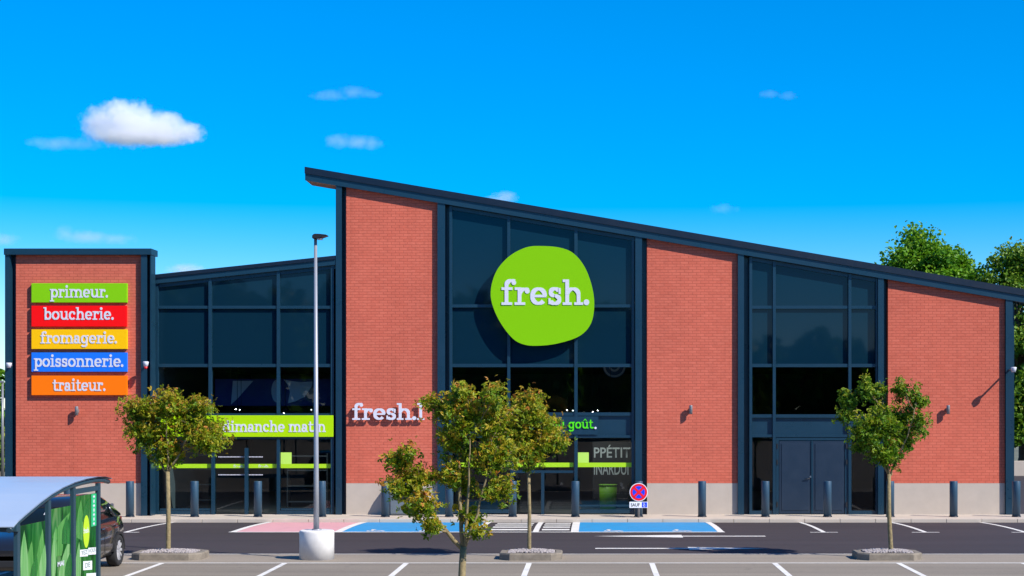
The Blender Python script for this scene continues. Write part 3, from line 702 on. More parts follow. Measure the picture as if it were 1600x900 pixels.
# patterned board in the left wing
YI = 50.2
bm = bmesh.new(); box(bm, PX(336, YI), PX(520, YI), YI, YI+.04, PZ(634, YI), PZ(592, YI))
o = tag(mesh_obj('hanging_board', bm, plain('board navy', (.02, .03, .20), .6)), 'dark navy board with grey shapes hanging behind the left upper glass', 'board')
bm = bmesh.new()
def ipoly(pts, y=YI): prism_xz(bm, [(PX(a, y), PZ(b, y)) for a, b in pts][::-1], y-.01, y-.001)
ipoly([(364, 595), (396, 595), (385, 607), (372, 622), (361, 632)])
ipoly([(433+9*cos(t), 611+18*sin(t)) for t in [pi/2+i*pi/12 for i in range(13)]])
ipoly([(443, 593), (452, 595), (470, 597), (489, 596), (487, 604), (476, 620), (462, 627), (450, 630), (453, 612), (449, 600)])
mesh_obj('shapes', bm, plain('board grey', (.62, .66, .75), .6), o)
for k, (px, lab) in enumerate(((360, 0), (500, 0))):
    bm = bmesh.new(); box(bm, PX(px, YI)-.008, PX(px, YI)+.008, YI+.01, YI+.03, PZ(592, YI), 4.41); mesh_obj('hanger', bm, M['black'], o)
# round emblem behind the middle bay
bm = bmesh.new(); ex, ez = PX(960, YI), PZ(572, YI)
disc_y(bm, ex, ez, .36, YI, YI+.03, 40)
o = tag(mesh_obj('hanging_emblem', bm, plain('emblem blue', (.10, .18, .36), .6)), 'round blue grey emblem hanging high behind the middle glass bay', 'emblem')
bm = bmesh.new()
for r0, r1 in ((.34, .28), (.17, .11)):
    for i in range(36):
        a, b = 2*pi*i/36, 2*pi*(i+1)/36
        prism_xz(bm, [(ex+r*cos(t), ez+r*sin(t)) for r, t in ((r0, a), (r0, b), (r1, b), (r1, a))], YI-.01, YI-.001)
mesh_obj('rings', bm, plain('emblem grey', (.7, .75, .85), .6), o)
# wall lettering
YW = 51.2
bm = bmesh.new(); box(bm, PX(926, YW), PX(992, YW), YW, YW+.05, .3, PZ(690, YW))
o = tag(mesh_obj('lettered_board', bm, plain('board black', (.014, .018, .02), .7)), 'black board lettered PPÉTIT behind the right pane of the middle entrance', 'board')
bm = bmesh.new(); fl = YW/F
sans(bm, 'PPÉTIT', 1, Matrix.Translation((PX(928, YW), YW-.004, PZ(715, YW))) @ Matrix.Rotation(pi/2, 4, 'X'), bold=.012, fit=(57*fl, 20*fl))
sans(bm, 'INARDUI', 1, Matrix.Translation((PX(928, YW), YW-.004, PZ(742, YW))) @ Matrix.Rotation(pi/2, 4, 'X'), bold=.012, fit=(54*fl, 19*fl))
mesh_obj('lettering', bm, plain('chalk grey', (.55, .60, .58), .7), o)
# lime bin
bm = bmesh.new(); cyl(bm, (PX(950, 49.6), 49.6), .24, .27, .006, .80, 28); cyl(bm, (PX(950, 49.6), 49.6), .285, .285, .801, .83, 28)
tag(mesh_obj('round_bin', bm, plain('lime plastic', (.20, .50, .02), .5)), 'round lime green bin standing inside the middle entrance', 'bin')
# display shelves inside, dim behind the glass
def shelf(x, y, w, lab):
    o = empty('display_shelf', lab, 'shelf', (x, y, .004), 'shelves inside the shop')
    bm = bmesh.new(); box(bm, x-w/2, x-w/2+.04, y, y+.5, .005, 1.7); box(bm, x+w/2-.04, x+w/2, y, y+.5, .005, 1.7); mesh_obj('side_panel', bm, M['int_wall'], o)
    for z in (.15, .65, 1.15, 1.6):
        bm = bmesh.new(); box(bm, x-w/2+.041, x+w/2-.041, y, y+.48, z, z+.03); mesh_obj('board', bm, M['int_floor'], o)
shelf(PX(285, 53), 53, 2.0, 'dim shelf inside behind the tree at the left entrance'); shelf(PX(480, 52), 52, 1.3, 'dim shelf inside behind the lamp post')
shelf(PX(760, 53), 53, 2.0, 'dim shelf inside the middle entrance behind the nearest tree')

# ------------------------------------------------------------------ tree islands
YT = 34.4
def island(pc, p0, p1, lab):
    x0, x1 = PX(p0, 34), PX(p1, 34); y0, y1 = 33.85, 34.95; h = .14; ch = .22
    out = [(x0+ch, y0), (x1-ch, y0), (x1, y0+ch), (x1, y1-ch), (x1-ch, y1), (x0+ch, y1), (x0, y1-ch), (x0, y0+ch)]
    k = .13; cx, cy = (x0+x1)/2, (y0+y1)/2
    inn = [(cx+(x-cx)*(1-k/((x1-x0)/2)), cy+(y-cy)*(1-k/((y1-y0)/2))) for x, y in out]
    bm = bmesh.new()
    rings = [[bm.verts.new((x, y, z)) for x, y in P] for P, z in ((out, -.05), (out, h-.03), ([(cx+(x-cx)*.975, cy+(y-cy)*.975) for x, y in out], h), (inn, h), (inn, h-.06))]
    for A_, B_ in zip(rings, rings[1:]):
        for i in range(8): bm.faces.new((A_[i], A_[(i+1) % 8], B_[(i+1) % 8], B_[i]))
    bm.faces.new(rings[-1])
    o = tag(mesh_obj('tree_island', bm, M['kerb']), lab, 'kerbed island', 'kerbed tree islands')
    # gravel: a low mound of stones
    rnd = random.Random(pc); bm = bmesh.new()
    def inside(x, y): return abs(x-cx) < (x1-x0)/2-k-.05 and abs(y-cy) < (y1-y0)/2-k-.05
    for i in range(900):
        x, y = rnd.uniform(x0, x1), rnd.uniform(y0, y1)
        if not inside(x, y): continue
        zz = h-.03+.07*(1-((x-cx)/((x1-x0)/2))**2)*(1-((y-cy)/((y1-y0)/2))**2)
        r = rnd.uniform(.018, .036); v = bmesh.ops.create_icosphere(bm, subdivisions=1, radius=r, matrix=Matrix.Translation((x, y, zz)) @ Matrix.Diagonal((1, rnd.uniform(.7, 1.1), .7, 1)))
    box(bm, x0+k+.02, x1-k-.02, y0+k+.02, y1-k-.02, h-.055, h-.02)
    g = mesh_obj('gravel_bed', bm, M['gravel'], o); g['kind'] = 'stuff'
island(263, 204, 314, 'gravel filled kerbed island under the left young tree')
island(827, 780, 878, 'gravel filled kerbed island under the middle tree by the crossing')
island(1390, 1340, 1442, 'gravel filled kerbed island under the right tree')

# ------------------------------------------------------------------ trees
def leaves(pts, size, rnd, tone, up=.35, lobed=True):
    """pts: list of positions; one leaf each, three pointed lobes or one folded blade"""
    vs, fs, at = [], [], []
    for p, tn in zip(pts, tone):
        d = Vector((rnd.gauss(0, 1), rnd.gauss(0, 1), rnd.gauss(0, .7)-.25)).normalized()
        n = Vector((rnd.gauss(0, .8), rnd.gauss(0, .8)-.25, 1*up+rnd.gauss(0, .8))).normalized()
        r = d.cross(n)
        if r.length < .05: r = Vector((1, 0, 0))
        r.normalize(); n = r.cross(d)
        s_ = size*rnd.uniform(.6, 1.25)
        if lobed:
            b_ = p-d*s_*.4; k = len(vs); vs.append(tuple(b_))
            for ang, ln in ((-.95, .72), (0, 1.0), (.95, .72)):
                q = d*cos(ang)+r*sin(ang); w = r*cos(ang)-d*sin(ang); m = b_+q*s_*ln*.55; z = n*s_*.10*(1 if ang == 0 else -1)
                j = len(vs); vs += [tuple(m-w*s_*.2+z), tuple(b_+q*s_*ln-n*s_*.08), tuple(m+w*s_*.2+z)]
                fs += [(k, j, j+1), (k, j+1, j+2)]
            at += [tn]*10
        else:
            k = len(vs)
            vs += [tuple(p-d*s_*.5), tuple(p+r*s_*.38+n*s_*.12-d*s_*.05), tuple(p+d*s_*.55), tuple(p-r*s_*.38+n*s_*.12-d*s_*.05)]
            fs += [(k, k+1, k+2), (k, k+2, k+3)]; at += [tn]*4
    return vs, fs, at
def bez(a, b, c, n):
    return [(1-t)**2*a+2*t*(1-t)*b+t*t*c for t in [i/n for i in range(n+1)]]
def young_tree(lab, base, fork, trunk_r, blobs, shoots, nper, size, mat, seed, warm=.5, spread=.11, t0=.3, prim=None):
    """base and fork points; blobs = (px, row, rpx, rrow, weight) in the tree's own plane; prim = ends of the main limbs; shoots = number of twigs"""
    rnd = random.Random(seed); D = base[1]
    o = empty('young_tree', lab, 'tree', base, 'small trees in the car park')
    bm = bmesh.new(); b = Vector(base); f = Vector(fork)
    mid = b.lerp(f, .5)+Vector((rnd.gauss(0, .02), rnd.gauss(0, .02), 0))
    tube(bm, [b-Vector((0, 0, .08)), b+Vector((0, 0, .05)), mid, f+Vector((0, 0, .02))], [trunk_r*1.45, trunk_r*1.08, trunk_r, trunk_r*.88], 12)
    if prim is None: prim = [(q[0], q[1]) for q in sorted(blobs, key=lambda q: -q[4])[:4]]
    nodes = []
    for k, (px, row) in enumerate(prim):
        e = Vector((PX(px, D), D+rnd.uniform(-.45, .45), PZ(row, D))); st = f+Vector((0, 0, -.03*k))
        c = st.lerp(e, .5)+Vector(((e.x-st.x)*.18, 0, -.02*(e-st).length))
        w_ = trunk_r*(.66 if k < 2 else .5); pts_ = bez(st, c, e, 8)
        pts_ = [p+Vector((rnd.gauss(0, .012), rnd.gauss(0, .012), 0)) if 0 < i < 8 else p for i, p in enumerate(pts_)]
        tube(bm, pts_, [w_*(1-.09*i) for i in range(9)], 7); nodes += [(p, w_*(1-.09*i)) for i, p in enumerate(pts_)][1:]
    tot = sum(q[4] for q in blobs); pts = []; tone = []
    for q in blobs:
        rx = q[2]*D/F; rz = q[3]*D/F
        c = Vector((PX(q[0], D), D+rnd.uniform(-.4, .4), PZ(q[1], D)))
        root, rr = min(nodes, key=lambda nd: (nd[0]-c).length+1.2*max(0, nd[0].z-c.z+rz*.5))
        lim = bez(root, root.lerp(c, .5)+Vector((0, 0, -.05)), c, 6); w_ = min(rr*.7, trunk_r*.4)
        tube(bm, lim, [max(.006, w_*(1-.12*i)) for i in range(7)], 6)
        for k in range(max(2, int(shoots*q[4]/tot))):
            while True:
                u = Vector((rnd.uniform(-1, 1), rnd.uniform(-1, 1), rnd.uniform(-1, 1)))
                if .25 < u.length < 1: break
            tip = c+Vector((u.x*rx, u.y*max(.3, min(rx, 1.0)), u.z*rz))
            st = lim[rnd.choice((2, 3, 4, 5, 6))]; dn = (tip-st)
            tw = bez(st, st+dn*.5+Vector((0, 0, .12*dn.length)), tip, 5)
            tube(bm, tw, [.008, .007, .006, .005, .004, .003], 4)
            for i in range(nper):
                t = t0+(1-t0)*rnd.random()**.8; x = t*5; j = min(4, int(x)); p = tw[j].lerp(tw[j+1], x-j)
                p = p+Vector((rnd.gauss(0, spread), rnd.gauss(0, spread), rnd.gauss(0, spread*.8)))
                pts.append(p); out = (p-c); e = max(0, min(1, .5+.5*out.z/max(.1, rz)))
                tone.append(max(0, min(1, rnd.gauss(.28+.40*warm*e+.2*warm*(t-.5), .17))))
    mesh_obj('trunk', bm, M['bark'], o)
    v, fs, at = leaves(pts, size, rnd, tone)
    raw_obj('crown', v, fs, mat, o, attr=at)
    return o
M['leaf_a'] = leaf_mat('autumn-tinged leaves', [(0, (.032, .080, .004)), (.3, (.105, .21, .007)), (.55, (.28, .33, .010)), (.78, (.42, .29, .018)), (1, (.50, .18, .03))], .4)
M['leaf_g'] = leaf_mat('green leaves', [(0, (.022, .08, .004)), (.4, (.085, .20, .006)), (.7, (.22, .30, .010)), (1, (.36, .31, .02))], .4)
zt = .16
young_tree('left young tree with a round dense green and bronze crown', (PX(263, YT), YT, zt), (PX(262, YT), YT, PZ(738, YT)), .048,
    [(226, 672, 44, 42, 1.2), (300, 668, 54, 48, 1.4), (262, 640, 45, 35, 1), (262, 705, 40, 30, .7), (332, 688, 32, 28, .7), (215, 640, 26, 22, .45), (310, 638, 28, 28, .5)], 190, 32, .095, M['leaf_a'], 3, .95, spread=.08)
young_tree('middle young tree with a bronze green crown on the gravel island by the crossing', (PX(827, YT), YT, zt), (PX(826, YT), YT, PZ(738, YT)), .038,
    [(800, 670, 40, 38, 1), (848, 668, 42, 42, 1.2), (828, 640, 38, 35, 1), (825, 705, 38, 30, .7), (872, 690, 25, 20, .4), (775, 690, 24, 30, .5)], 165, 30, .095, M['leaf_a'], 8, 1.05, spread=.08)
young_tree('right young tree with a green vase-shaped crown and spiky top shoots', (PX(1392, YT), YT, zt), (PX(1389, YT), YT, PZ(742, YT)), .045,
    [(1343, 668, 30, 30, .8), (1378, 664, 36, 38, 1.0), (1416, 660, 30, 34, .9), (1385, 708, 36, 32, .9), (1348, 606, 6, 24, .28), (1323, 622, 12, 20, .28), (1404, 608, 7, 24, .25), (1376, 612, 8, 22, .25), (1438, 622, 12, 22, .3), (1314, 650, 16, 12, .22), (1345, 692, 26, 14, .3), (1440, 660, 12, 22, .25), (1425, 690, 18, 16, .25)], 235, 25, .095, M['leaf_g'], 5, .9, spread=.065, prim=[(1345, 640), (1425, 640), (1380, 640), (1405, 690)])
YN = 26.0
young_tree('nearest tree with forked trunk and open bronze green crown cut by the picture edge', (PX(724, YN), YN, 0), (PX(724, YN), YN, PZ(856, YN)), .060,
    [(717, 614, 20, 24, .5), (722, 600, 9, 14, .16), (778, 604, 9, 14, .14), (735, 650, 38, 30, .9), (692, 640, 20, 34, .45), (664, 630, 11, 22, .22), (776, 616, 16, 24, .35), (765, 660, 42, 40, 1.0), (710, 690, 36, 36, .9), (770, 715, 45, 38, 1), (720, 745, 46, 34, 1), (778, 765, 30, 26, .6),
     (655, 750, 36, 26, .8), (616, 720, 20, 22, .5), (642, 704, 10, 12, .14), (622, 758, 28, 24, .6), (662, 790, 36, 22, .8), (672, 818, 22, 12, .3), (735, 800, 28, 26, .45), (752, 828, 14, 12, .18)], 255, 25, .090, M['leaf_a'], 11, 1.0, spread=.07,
    prim=[(712, 650), (640, 745), (768, 700), (735, 680)])

def big_tree(lab, px, D, top, halfw, bottom, seed, mat, n=9000, size=.34, group='tall trees behind the building'):
    rnd = random.Random(seed); X0 = PX(px, D); zt_ = PZ(top, D); hw = halfw*D/F; zb = PZ(bottom, D)
    o = empty('broadleaf_tree', lab, 'tree', (X0, D, 0), group)
    bm = bmesh.new(); tube(bm, [(X0, D, -.1), (X0+.1, D, zb*.6), (X0, D, zb+.4*(zt_-zb))], [.32, .24, .12], 10)
    pts = []; tone = []; H = zt_-zb; lobes = []
    for i in range(95):
        t = rnd.random()**.75; a = rnd.uniform(0, 2*pi); rr = hw*sqrt(max(.05, 1-(2*t-.7)**2*.6))*rnd.uniform(.3, 1.0)
        lobes.append((Vector((X0+rr*cos(a), D+rr*sin(a), zb+H*(.08+.84*t*rnd.uniform(.9, 1.04)))), rnd.uniform(.06, .135)*min(H, 2*hw)))
    lobes.append((Vector((X0-.08*hw, D, zt_-.09*H)), .09*H))
    for c, r in lobes:
        tube(bm, bez(Vector((X0, D, zb+.1*H)), Vector((X0, D, c.z-.1*H)), c, 4), [.12, .09, .06, .04, .02], 5)
        for k in range(n//len(lobes)):
            u = Vector((rnd.gauss(0, 1), rnd.gauss(0, 1), rnd.gauss(0, 1))).normalized()*r*(rnd.random()**.5)*rnd.choice((.7, 1, 1, 1.2, 1.35))
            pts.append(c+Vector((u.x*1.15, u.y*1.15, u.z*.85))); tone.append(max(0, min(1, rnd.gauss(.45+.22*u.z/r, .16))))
    mesh_obj('trunk', bm, M['bark_dark'], o)
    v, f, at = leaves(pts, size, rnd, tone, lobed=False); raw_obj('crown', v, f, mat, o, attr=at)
    return o
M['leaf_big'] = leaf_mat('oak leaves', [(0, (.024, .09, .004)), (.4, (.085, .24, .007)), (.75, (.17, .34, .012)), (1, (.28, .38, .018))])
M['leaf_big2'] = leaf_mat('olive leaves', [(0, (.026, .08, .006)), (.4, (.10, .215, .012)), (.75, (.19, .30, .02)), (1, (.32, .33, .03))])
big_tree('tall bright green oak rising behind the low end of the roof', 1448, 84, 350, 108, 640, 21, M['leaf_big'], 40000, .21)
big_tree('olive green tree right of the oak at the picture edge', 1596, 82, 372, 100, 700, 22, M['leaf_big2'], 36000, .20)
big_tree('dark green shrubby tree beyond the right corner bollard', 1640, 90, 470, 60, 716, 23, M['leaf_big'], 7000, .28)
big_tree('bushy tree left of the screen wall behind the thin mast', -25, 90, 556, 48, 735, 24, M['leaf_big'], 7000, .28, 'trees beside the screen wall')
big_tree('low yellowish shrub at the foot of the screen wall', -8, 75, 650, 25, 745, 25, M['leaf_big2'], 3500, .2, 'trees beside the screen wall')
rnd = random.Random(77); pts = []; tone = []
for i in range(5200):
    x = rnd.uniform(PX(1560, 79.3), PX(1720, 79.3)); z = rnd.uniform(.2, 1)**.8*(4.2+.7*sin(x*1.9)+.4*sin(x*4.3)); pts.append(Vector((x, 79.3+rnd.gauss(0, .4), z))); tone.append(max(0, min(1, rnd.gauss(.42, .2))))
v, f, at = leaves(pts, .3, rnd, tone, lobed=False); tag(raw_obj('hedge', v, f, M['leaf_big2'], attr=at), 'tall leafy hedge beyond the right corner of the building', 'hedge')
bm = bmesh.new(); box(bm, PX(1560, 78), PX(1760, 78), 78, 78.25, -.1, .62, bev=.02); tag(mesh_obj('low_wall', bm, M['plinth']), 'pale low wall under the hedge beyond the right corner', 'wall')
# thin mast on the far left
o = empty('street_lamp', 'thin grey mast standing far left beyond the screen wall', 'street lamp', (PX(4, 70), 70, 0))
bm = bmesh.new(); tube(bm, [(PX(4, 70), 70, 0), (PX(4, 70), 70, PZ(598, 70))], [.07, .045], 10); mesh_obj('pole', bm, M['grey_metal'], o)
bm = bmesh.new(); box(bm, PX(4, 70)-.5, PX(4, 70)+.05, 69.9, 70.1, PZ(598, 70), PZ(598, 70)+.08, bev=.02); mesh_obj('lamp_head', bm, M['grey_metal'], o)
# wood across the street behind the photographer: it is what the upper glass mirrors
rnd = random.Random(5); pts = []; tone = []
def wood_h(x):
    for (xa, ha), (xb, hb) in zip(((-200, 20), (-60, 19), (-28, 17.5), (-14, 15.5), (-4, 13.5), (4, 14.5), (12, 12), (20, 10.5), (32, 12.5), (60, 14)), ((-60, 19), (-28, 17.5), (-14, 15.5), (-4, 13.5), (4, 14.5), (12, 12), (20, 10.5), (32, 12.5), (60, 14), (200, 14))):
        if xa <= x <= xb: return ha+(hb-ha)*(x-xa)/(xb-xa)
for i in range(70):
    cx = -105+i*3.0+rnd.uniform(-1.5, 1.5); cy = -62-rnd.uniform(0, 12); h = wood_h(cx)*rnd.uniform(.82, 1.02)
    for k in range(640):
        u = Vector((rnd.gauss(0, 1), rnd.gauss(0, 1), rnd.gauss(0, 1))).normalized()*rnd.random()**.4
        pts.append(Vector((cx+u.x*3.4, cy+u.y*3, h*.5+u.z*h*.5))); tone.append(max(0, min(1, rnd.gauss(.4, .18))))
v, f, at = leaves(pts, 1.6, rnd, tone, lobed=False)
stuff(raw_obj('wood', v, f, M['leaf_big'], attr=at), 'mass of green trees mirrored in the upper glass', 'trees')

# ------------------------------------------------------------------ lamp post
YL = 34.2; xl = PX(495, YL)
M['pole'] = plain('galvanised pole', (.31, .32, .35), .38, .35, var=.06, scale=2)
o = empty('lamp_post', 'tall slim grey lamp post in a white concrete drum', 'lamp post', (xl, YL, 0))
bm = bmesh.new(); cyl(bm, (xl, YL), .36, .36, -.02, .60, 40, bev=.03); mesh_obj('concrete_base', bm, M['white_dirty'], o)
bm = bmesh.new(); cyl(bm, (xl, YL), .10, .10, .60, .625, 20); mesh_obj('base_plate', bm, M['pole'], o)
xt = PX(493, YL); zt2 = PZ(372, YL)
bm = bmesh.new(); tube(bm, [(xl-.01, YL, .62), (xl-.01, YL, 1.6), (xt, YL, zt2)], [.060, .052, .032], 18); mesh_obj('pole', bm, M['pole'], o)
bm = bmesh.new()
prism_xz(bm, [(xt-.05, zt2-.02), (xt-.05, zt2+.05), (xt+.0, zt2+.08), (xt+.12, zt2+.075), (xt+.25, zt2+.06), (xt+.255, zt2+.045), (xt+.15, zt2+.01), (xt+.08, zt2-.02)], YL-.14, YL+.14)
bmesh.ops.bevel(bm, geom=bm.edges[:], offset=.012, segments=1, affect='EDGES'); mesh_obj('lamp_head', bm, M['black'], o)
bm = bmesh.new(); box(bm, xt+.05, xt+.14, YL-.11, YL+.11, zt2-.032, zt2-.022); mesh_obj('lens', bm, M['white'], o)

# ------------------------------------------------------------------ trolley shelter
XS = -6.4
def sy(px): return -XS*F/(VX-px)
def sp(px, row): y = sy(px); return (y, PZ(row, y))
o = empty('trolley_shelter', 'trolley shelter with a curved pale roof and green printed glass side', 'shelter', (XS, 19.8, 0))
arch = [sp(*q) for q in ((14, 829), (22, 820), (32, 811), (44, 801), (58, 789.5), (74, 778), (92, 767.5), (110, 759.5), (128, 754), (146, 750.5), (160, 750), (169, 752.5))]
M['shelter_roof'] = plain('opal roof sheet', (.33, .40, .50), .3, var=.03, scale=.8)
M['shelter_steel'] = plain('dark teal steel', (.016, .048, .070), .4)
vs = []; fs = []; n = len(arch)
XL = -15.0
for y, z in arch: vs += [(XS+.05, y, z+.045), (XL, y, z+.045)]
for y, z in arch: vs += [(XS+.05, y, z+.035), (XL, y, z+.035)]
for i in range(n-1):
    fs += [(2*i, 2*i+1, 2*i+3, 2*i+2), (2*n+2*i, 2*n+2*i+2, 2*n+2*i+3, 2*n+2*i+1)]
fs += [(0, 2*n, 2*n+1, 1), (2*n-2, 2*n-1, 4*n-1, 4*n-2)]
raw_obj('roof_sheet', vs, fs, M['shelter_roof'], o, smooth=False)
bm = bmesh.new(); tube(bm, [(XS, y, z) for y, z in arch], .032, 8); mesh_obj('arch_rib', bm, M['shelter_steel'], o)
for x in (-9.0, -11.6, -14.2):
    bm = bmesh.new(); tube(bm, [(x, y, z) for y, z in arch], .032, 8); mesh_obj('arch_rib', bm, M['shelter_steel'], o)
y0, z0 = arch[1]
bm = bmesh.new(); box(bm, XL, XS+.05, y0-.05, y0+.05, z0-.075, z0+.02, bev=.01); mesh_obj('gutter', bm, M['shelter_steel'], o)
posts = [(26.5, 819), (75, 781), (114, 760.5), (153, 753.5)]
for px, row in posts:
    y, z = sp(px, row); bm = bmesh.new(); box(bm, XS-.022, XS+.022, y-.045, y+.045, 0, z-.01); mesh_obj('post', bm, M['shelter_steel'], o)
for x in (-9.0, -11.6, -14.2):
    for px, row in (posts[0], posts[-1]):
        y, z = sp(px, row); bm = bmesh.new(); box(bm, x-.03, x+.03, y-.05, y+.05, 0, z-.01); mesh_obj('post', bm, M['shelter_steel'], o)
y, z = sp(114, 768); y2, z2 = sp(153, 766)
bm = bmesh.new(); box(bm, XS-.02, XS+.02, y+.046, y2-.046, z2-.0, z2+.06); mesh_obj('rail', bm, M['shelter_steel'], o)
# printed glass: translucent green film with blades of grass
def print_mat():
    m, nt, p = new_mat('green printed glass')
    g = N(nt, 'ShaderNodeNewGeometry'); mp = N(nt, 'ShaderNodeMapping'); mp.inputs['Scale'].default_value = (1, 2.2, .55)
    mp.inputs['Rotation'].default_value = (.35, 0, 0)
    L(nt, g.outputs['Position'], mp.inputs[0]); no = N(nt, 'ShaderNodeTexNoise', Scale=1.6, Detail=3.0, Distortion=1.2); L(nt, mp.outputs[0], no.inputs['Vector'])
    cr = N(nt, 'ShaderNodeValToRGB'); e = cr.color_ramp.elements
    for pos, c in ((.36, (.006, .12, .018)), (.48, (.02, .30, .035)), (.56, (.09, .44, .09)), (.68, (.30, .58, .22))):
        if pos == .36: e[0].position = pos; e[0].color = (*c, 1)
        elif pos == .68: e[-1].position = pos; e[-1].color = (*c, 1)
        else: q = e.new(pos); q.color = (*c, 1)
    L(nt, no.outputs[0], cr.inputs[0]); L(nt, cr.outputs[0], p.inputs['Base Color']); p.inputs['Roughness'].default_value = .15
    t = N(nt, 'ShaderNodeBsdfTransparent'); L(nt, cr.outputs[0], t.inputs[0]); tl = N(nt, 'ShaderNodeBsdfTranslucent'); L(nt, cr.outputs[0], tl.inputs[0])
    m1 = N(nt, 'ShaderNodeMixShader'); m1.inputs[0].default_value = .5; L(nt, p.outputs[0], m1.inputs[1]); L(nt, tl.outputs[0], m1.inputs[2])
    m2 = N(nt, 'ShaderNodeMixShader'); m2.inputs[0].default_value = .38; L(nt, m1.outputs[0], m2.inputs[1]); L(nt, t.outputs[0], m2.inputs[2]); L(nt, m2.outputs[0], nt.nodes['Material Output'].inputs[0])
    return m
M['print'] = print_mat()
def blade_mat(name, c0, c1, rot):
    m, nt, p = new_mat(name)
    g = N(nt, 'ShaderNodeNewGeometry'); mp = N(nt, 'ShaderNodeMapping'); mp.inputs['Scale'].default_value = (1, 9, .8); mp.inputs['Rotation'].default_value = (rot, 0, 0)
    L(nt, g.outputs['Position'], mp.inputs[0]); no = N(nt, 'ShaderNodeTexNoise', Scale=2.4, Detail=5.0, Distortion=.5); L(nt, mp.outputs[0], no.inputs['Vector'])
    r_ = N(nt, 'ShaderNodeMapRange'); L(nt, no.outputs[0], r_.inputs[0]); r_.inputs[1].default_value = .3; r_.inputs[2].default_value = .7
    mx = N(nt, 'ShaderNodeMix', data_type='RGBA'); L(nt, r_.outputs[0], mx.inputs[0]); mx.inputs[6].default_value = (*c0, 1); mx.inputs[7].default_value = (*c1, 1)
    L(nt, mx.outputs[2], p.inputs['Base Color']); p.inputs['Roughness'].default_value = .25
    t = N(nt, 'ShaderNodeBsdfTransparent'); L(nt, mx.outputs[2], t.inputs[0]); m2 = N(nt, 'ShaderNodeMixShader'); m2.inputs[0].default_value = .28
    L(nt, p.outputs[0], m2.inputs[1]); L(nt, t.outputs[0], m2.inputs[2]); L(nt, m2.outputs[0], nt.nodes['Material Output'].inputs[0])
    return m
M['blade'] = blade_mat('printed grass blade', (.03, .26, .03), (.16, .46, .10), .3); M['blade2'] = blade_mat('printed pale blade', (.10, .40, .08), (.32, .60, .24), -.2); M['blade3'] = blade_mat('printed dark blade', (.004, .10, .012), (.02, .26, .03), .1)
panels = [(31, 70, 820.5, 815), (79, 110, 797, 789), (118, 149, 775.5, 771)]
blades = [[((32, 905), (37, 828), (44, 905), 1), ((54, 905), (66, 826), (68, 905), 0), ((46, 905), (57, 868), (56, 905), 2), ((38, 905), (49, 845), (50, 905), 0), ((60, 905), (69.5, 850), (69.5, 905), 1)],
          [((80, 840), (109, 800), (92, 846), 0), ((80, 905), (86, 822), (85, 905), 1), ((90, 905), (108, 842), (102, 905), 1), ((86, 870), (97, 822), (96, 868), 0), ((100, 905), (109.5, 862), (109.5, 905), 2), ((96, 850), (104, 806), (108, 850), 2)],
          [((119, 840), (126, 780), (128, 845), 0), ((118.5, 905), (123, 846), (125, 905), 1), ((130, 905), (140, 868), (142, 905), 2), ((128, 815), (138, 778), (136, 815), 2)]]
XP = XS+.012
def panel_poly(bm, pts, x):
    bm.faces.new([bm.verts.new((x, sp(a, b)[0], sp(a, b)[1])) for a, b in pts])
def bend(a, t, b):
    """a tapering blade outline from foot a-b to tip t, bowed"""
    q = []
    for i in range(8):
        u = i/7; q.append((a[0]+(t[0]-a[0])*u-3*sin(pi*u), a[1]+(t[1]-a[1])*u))
    for i in range(1, 8):
        u = i/7; q.append((t[0]+(b[0]-t[0])*u+2*sin(pi*u), t[1]+(b[1]-t[1])*u))
    return q
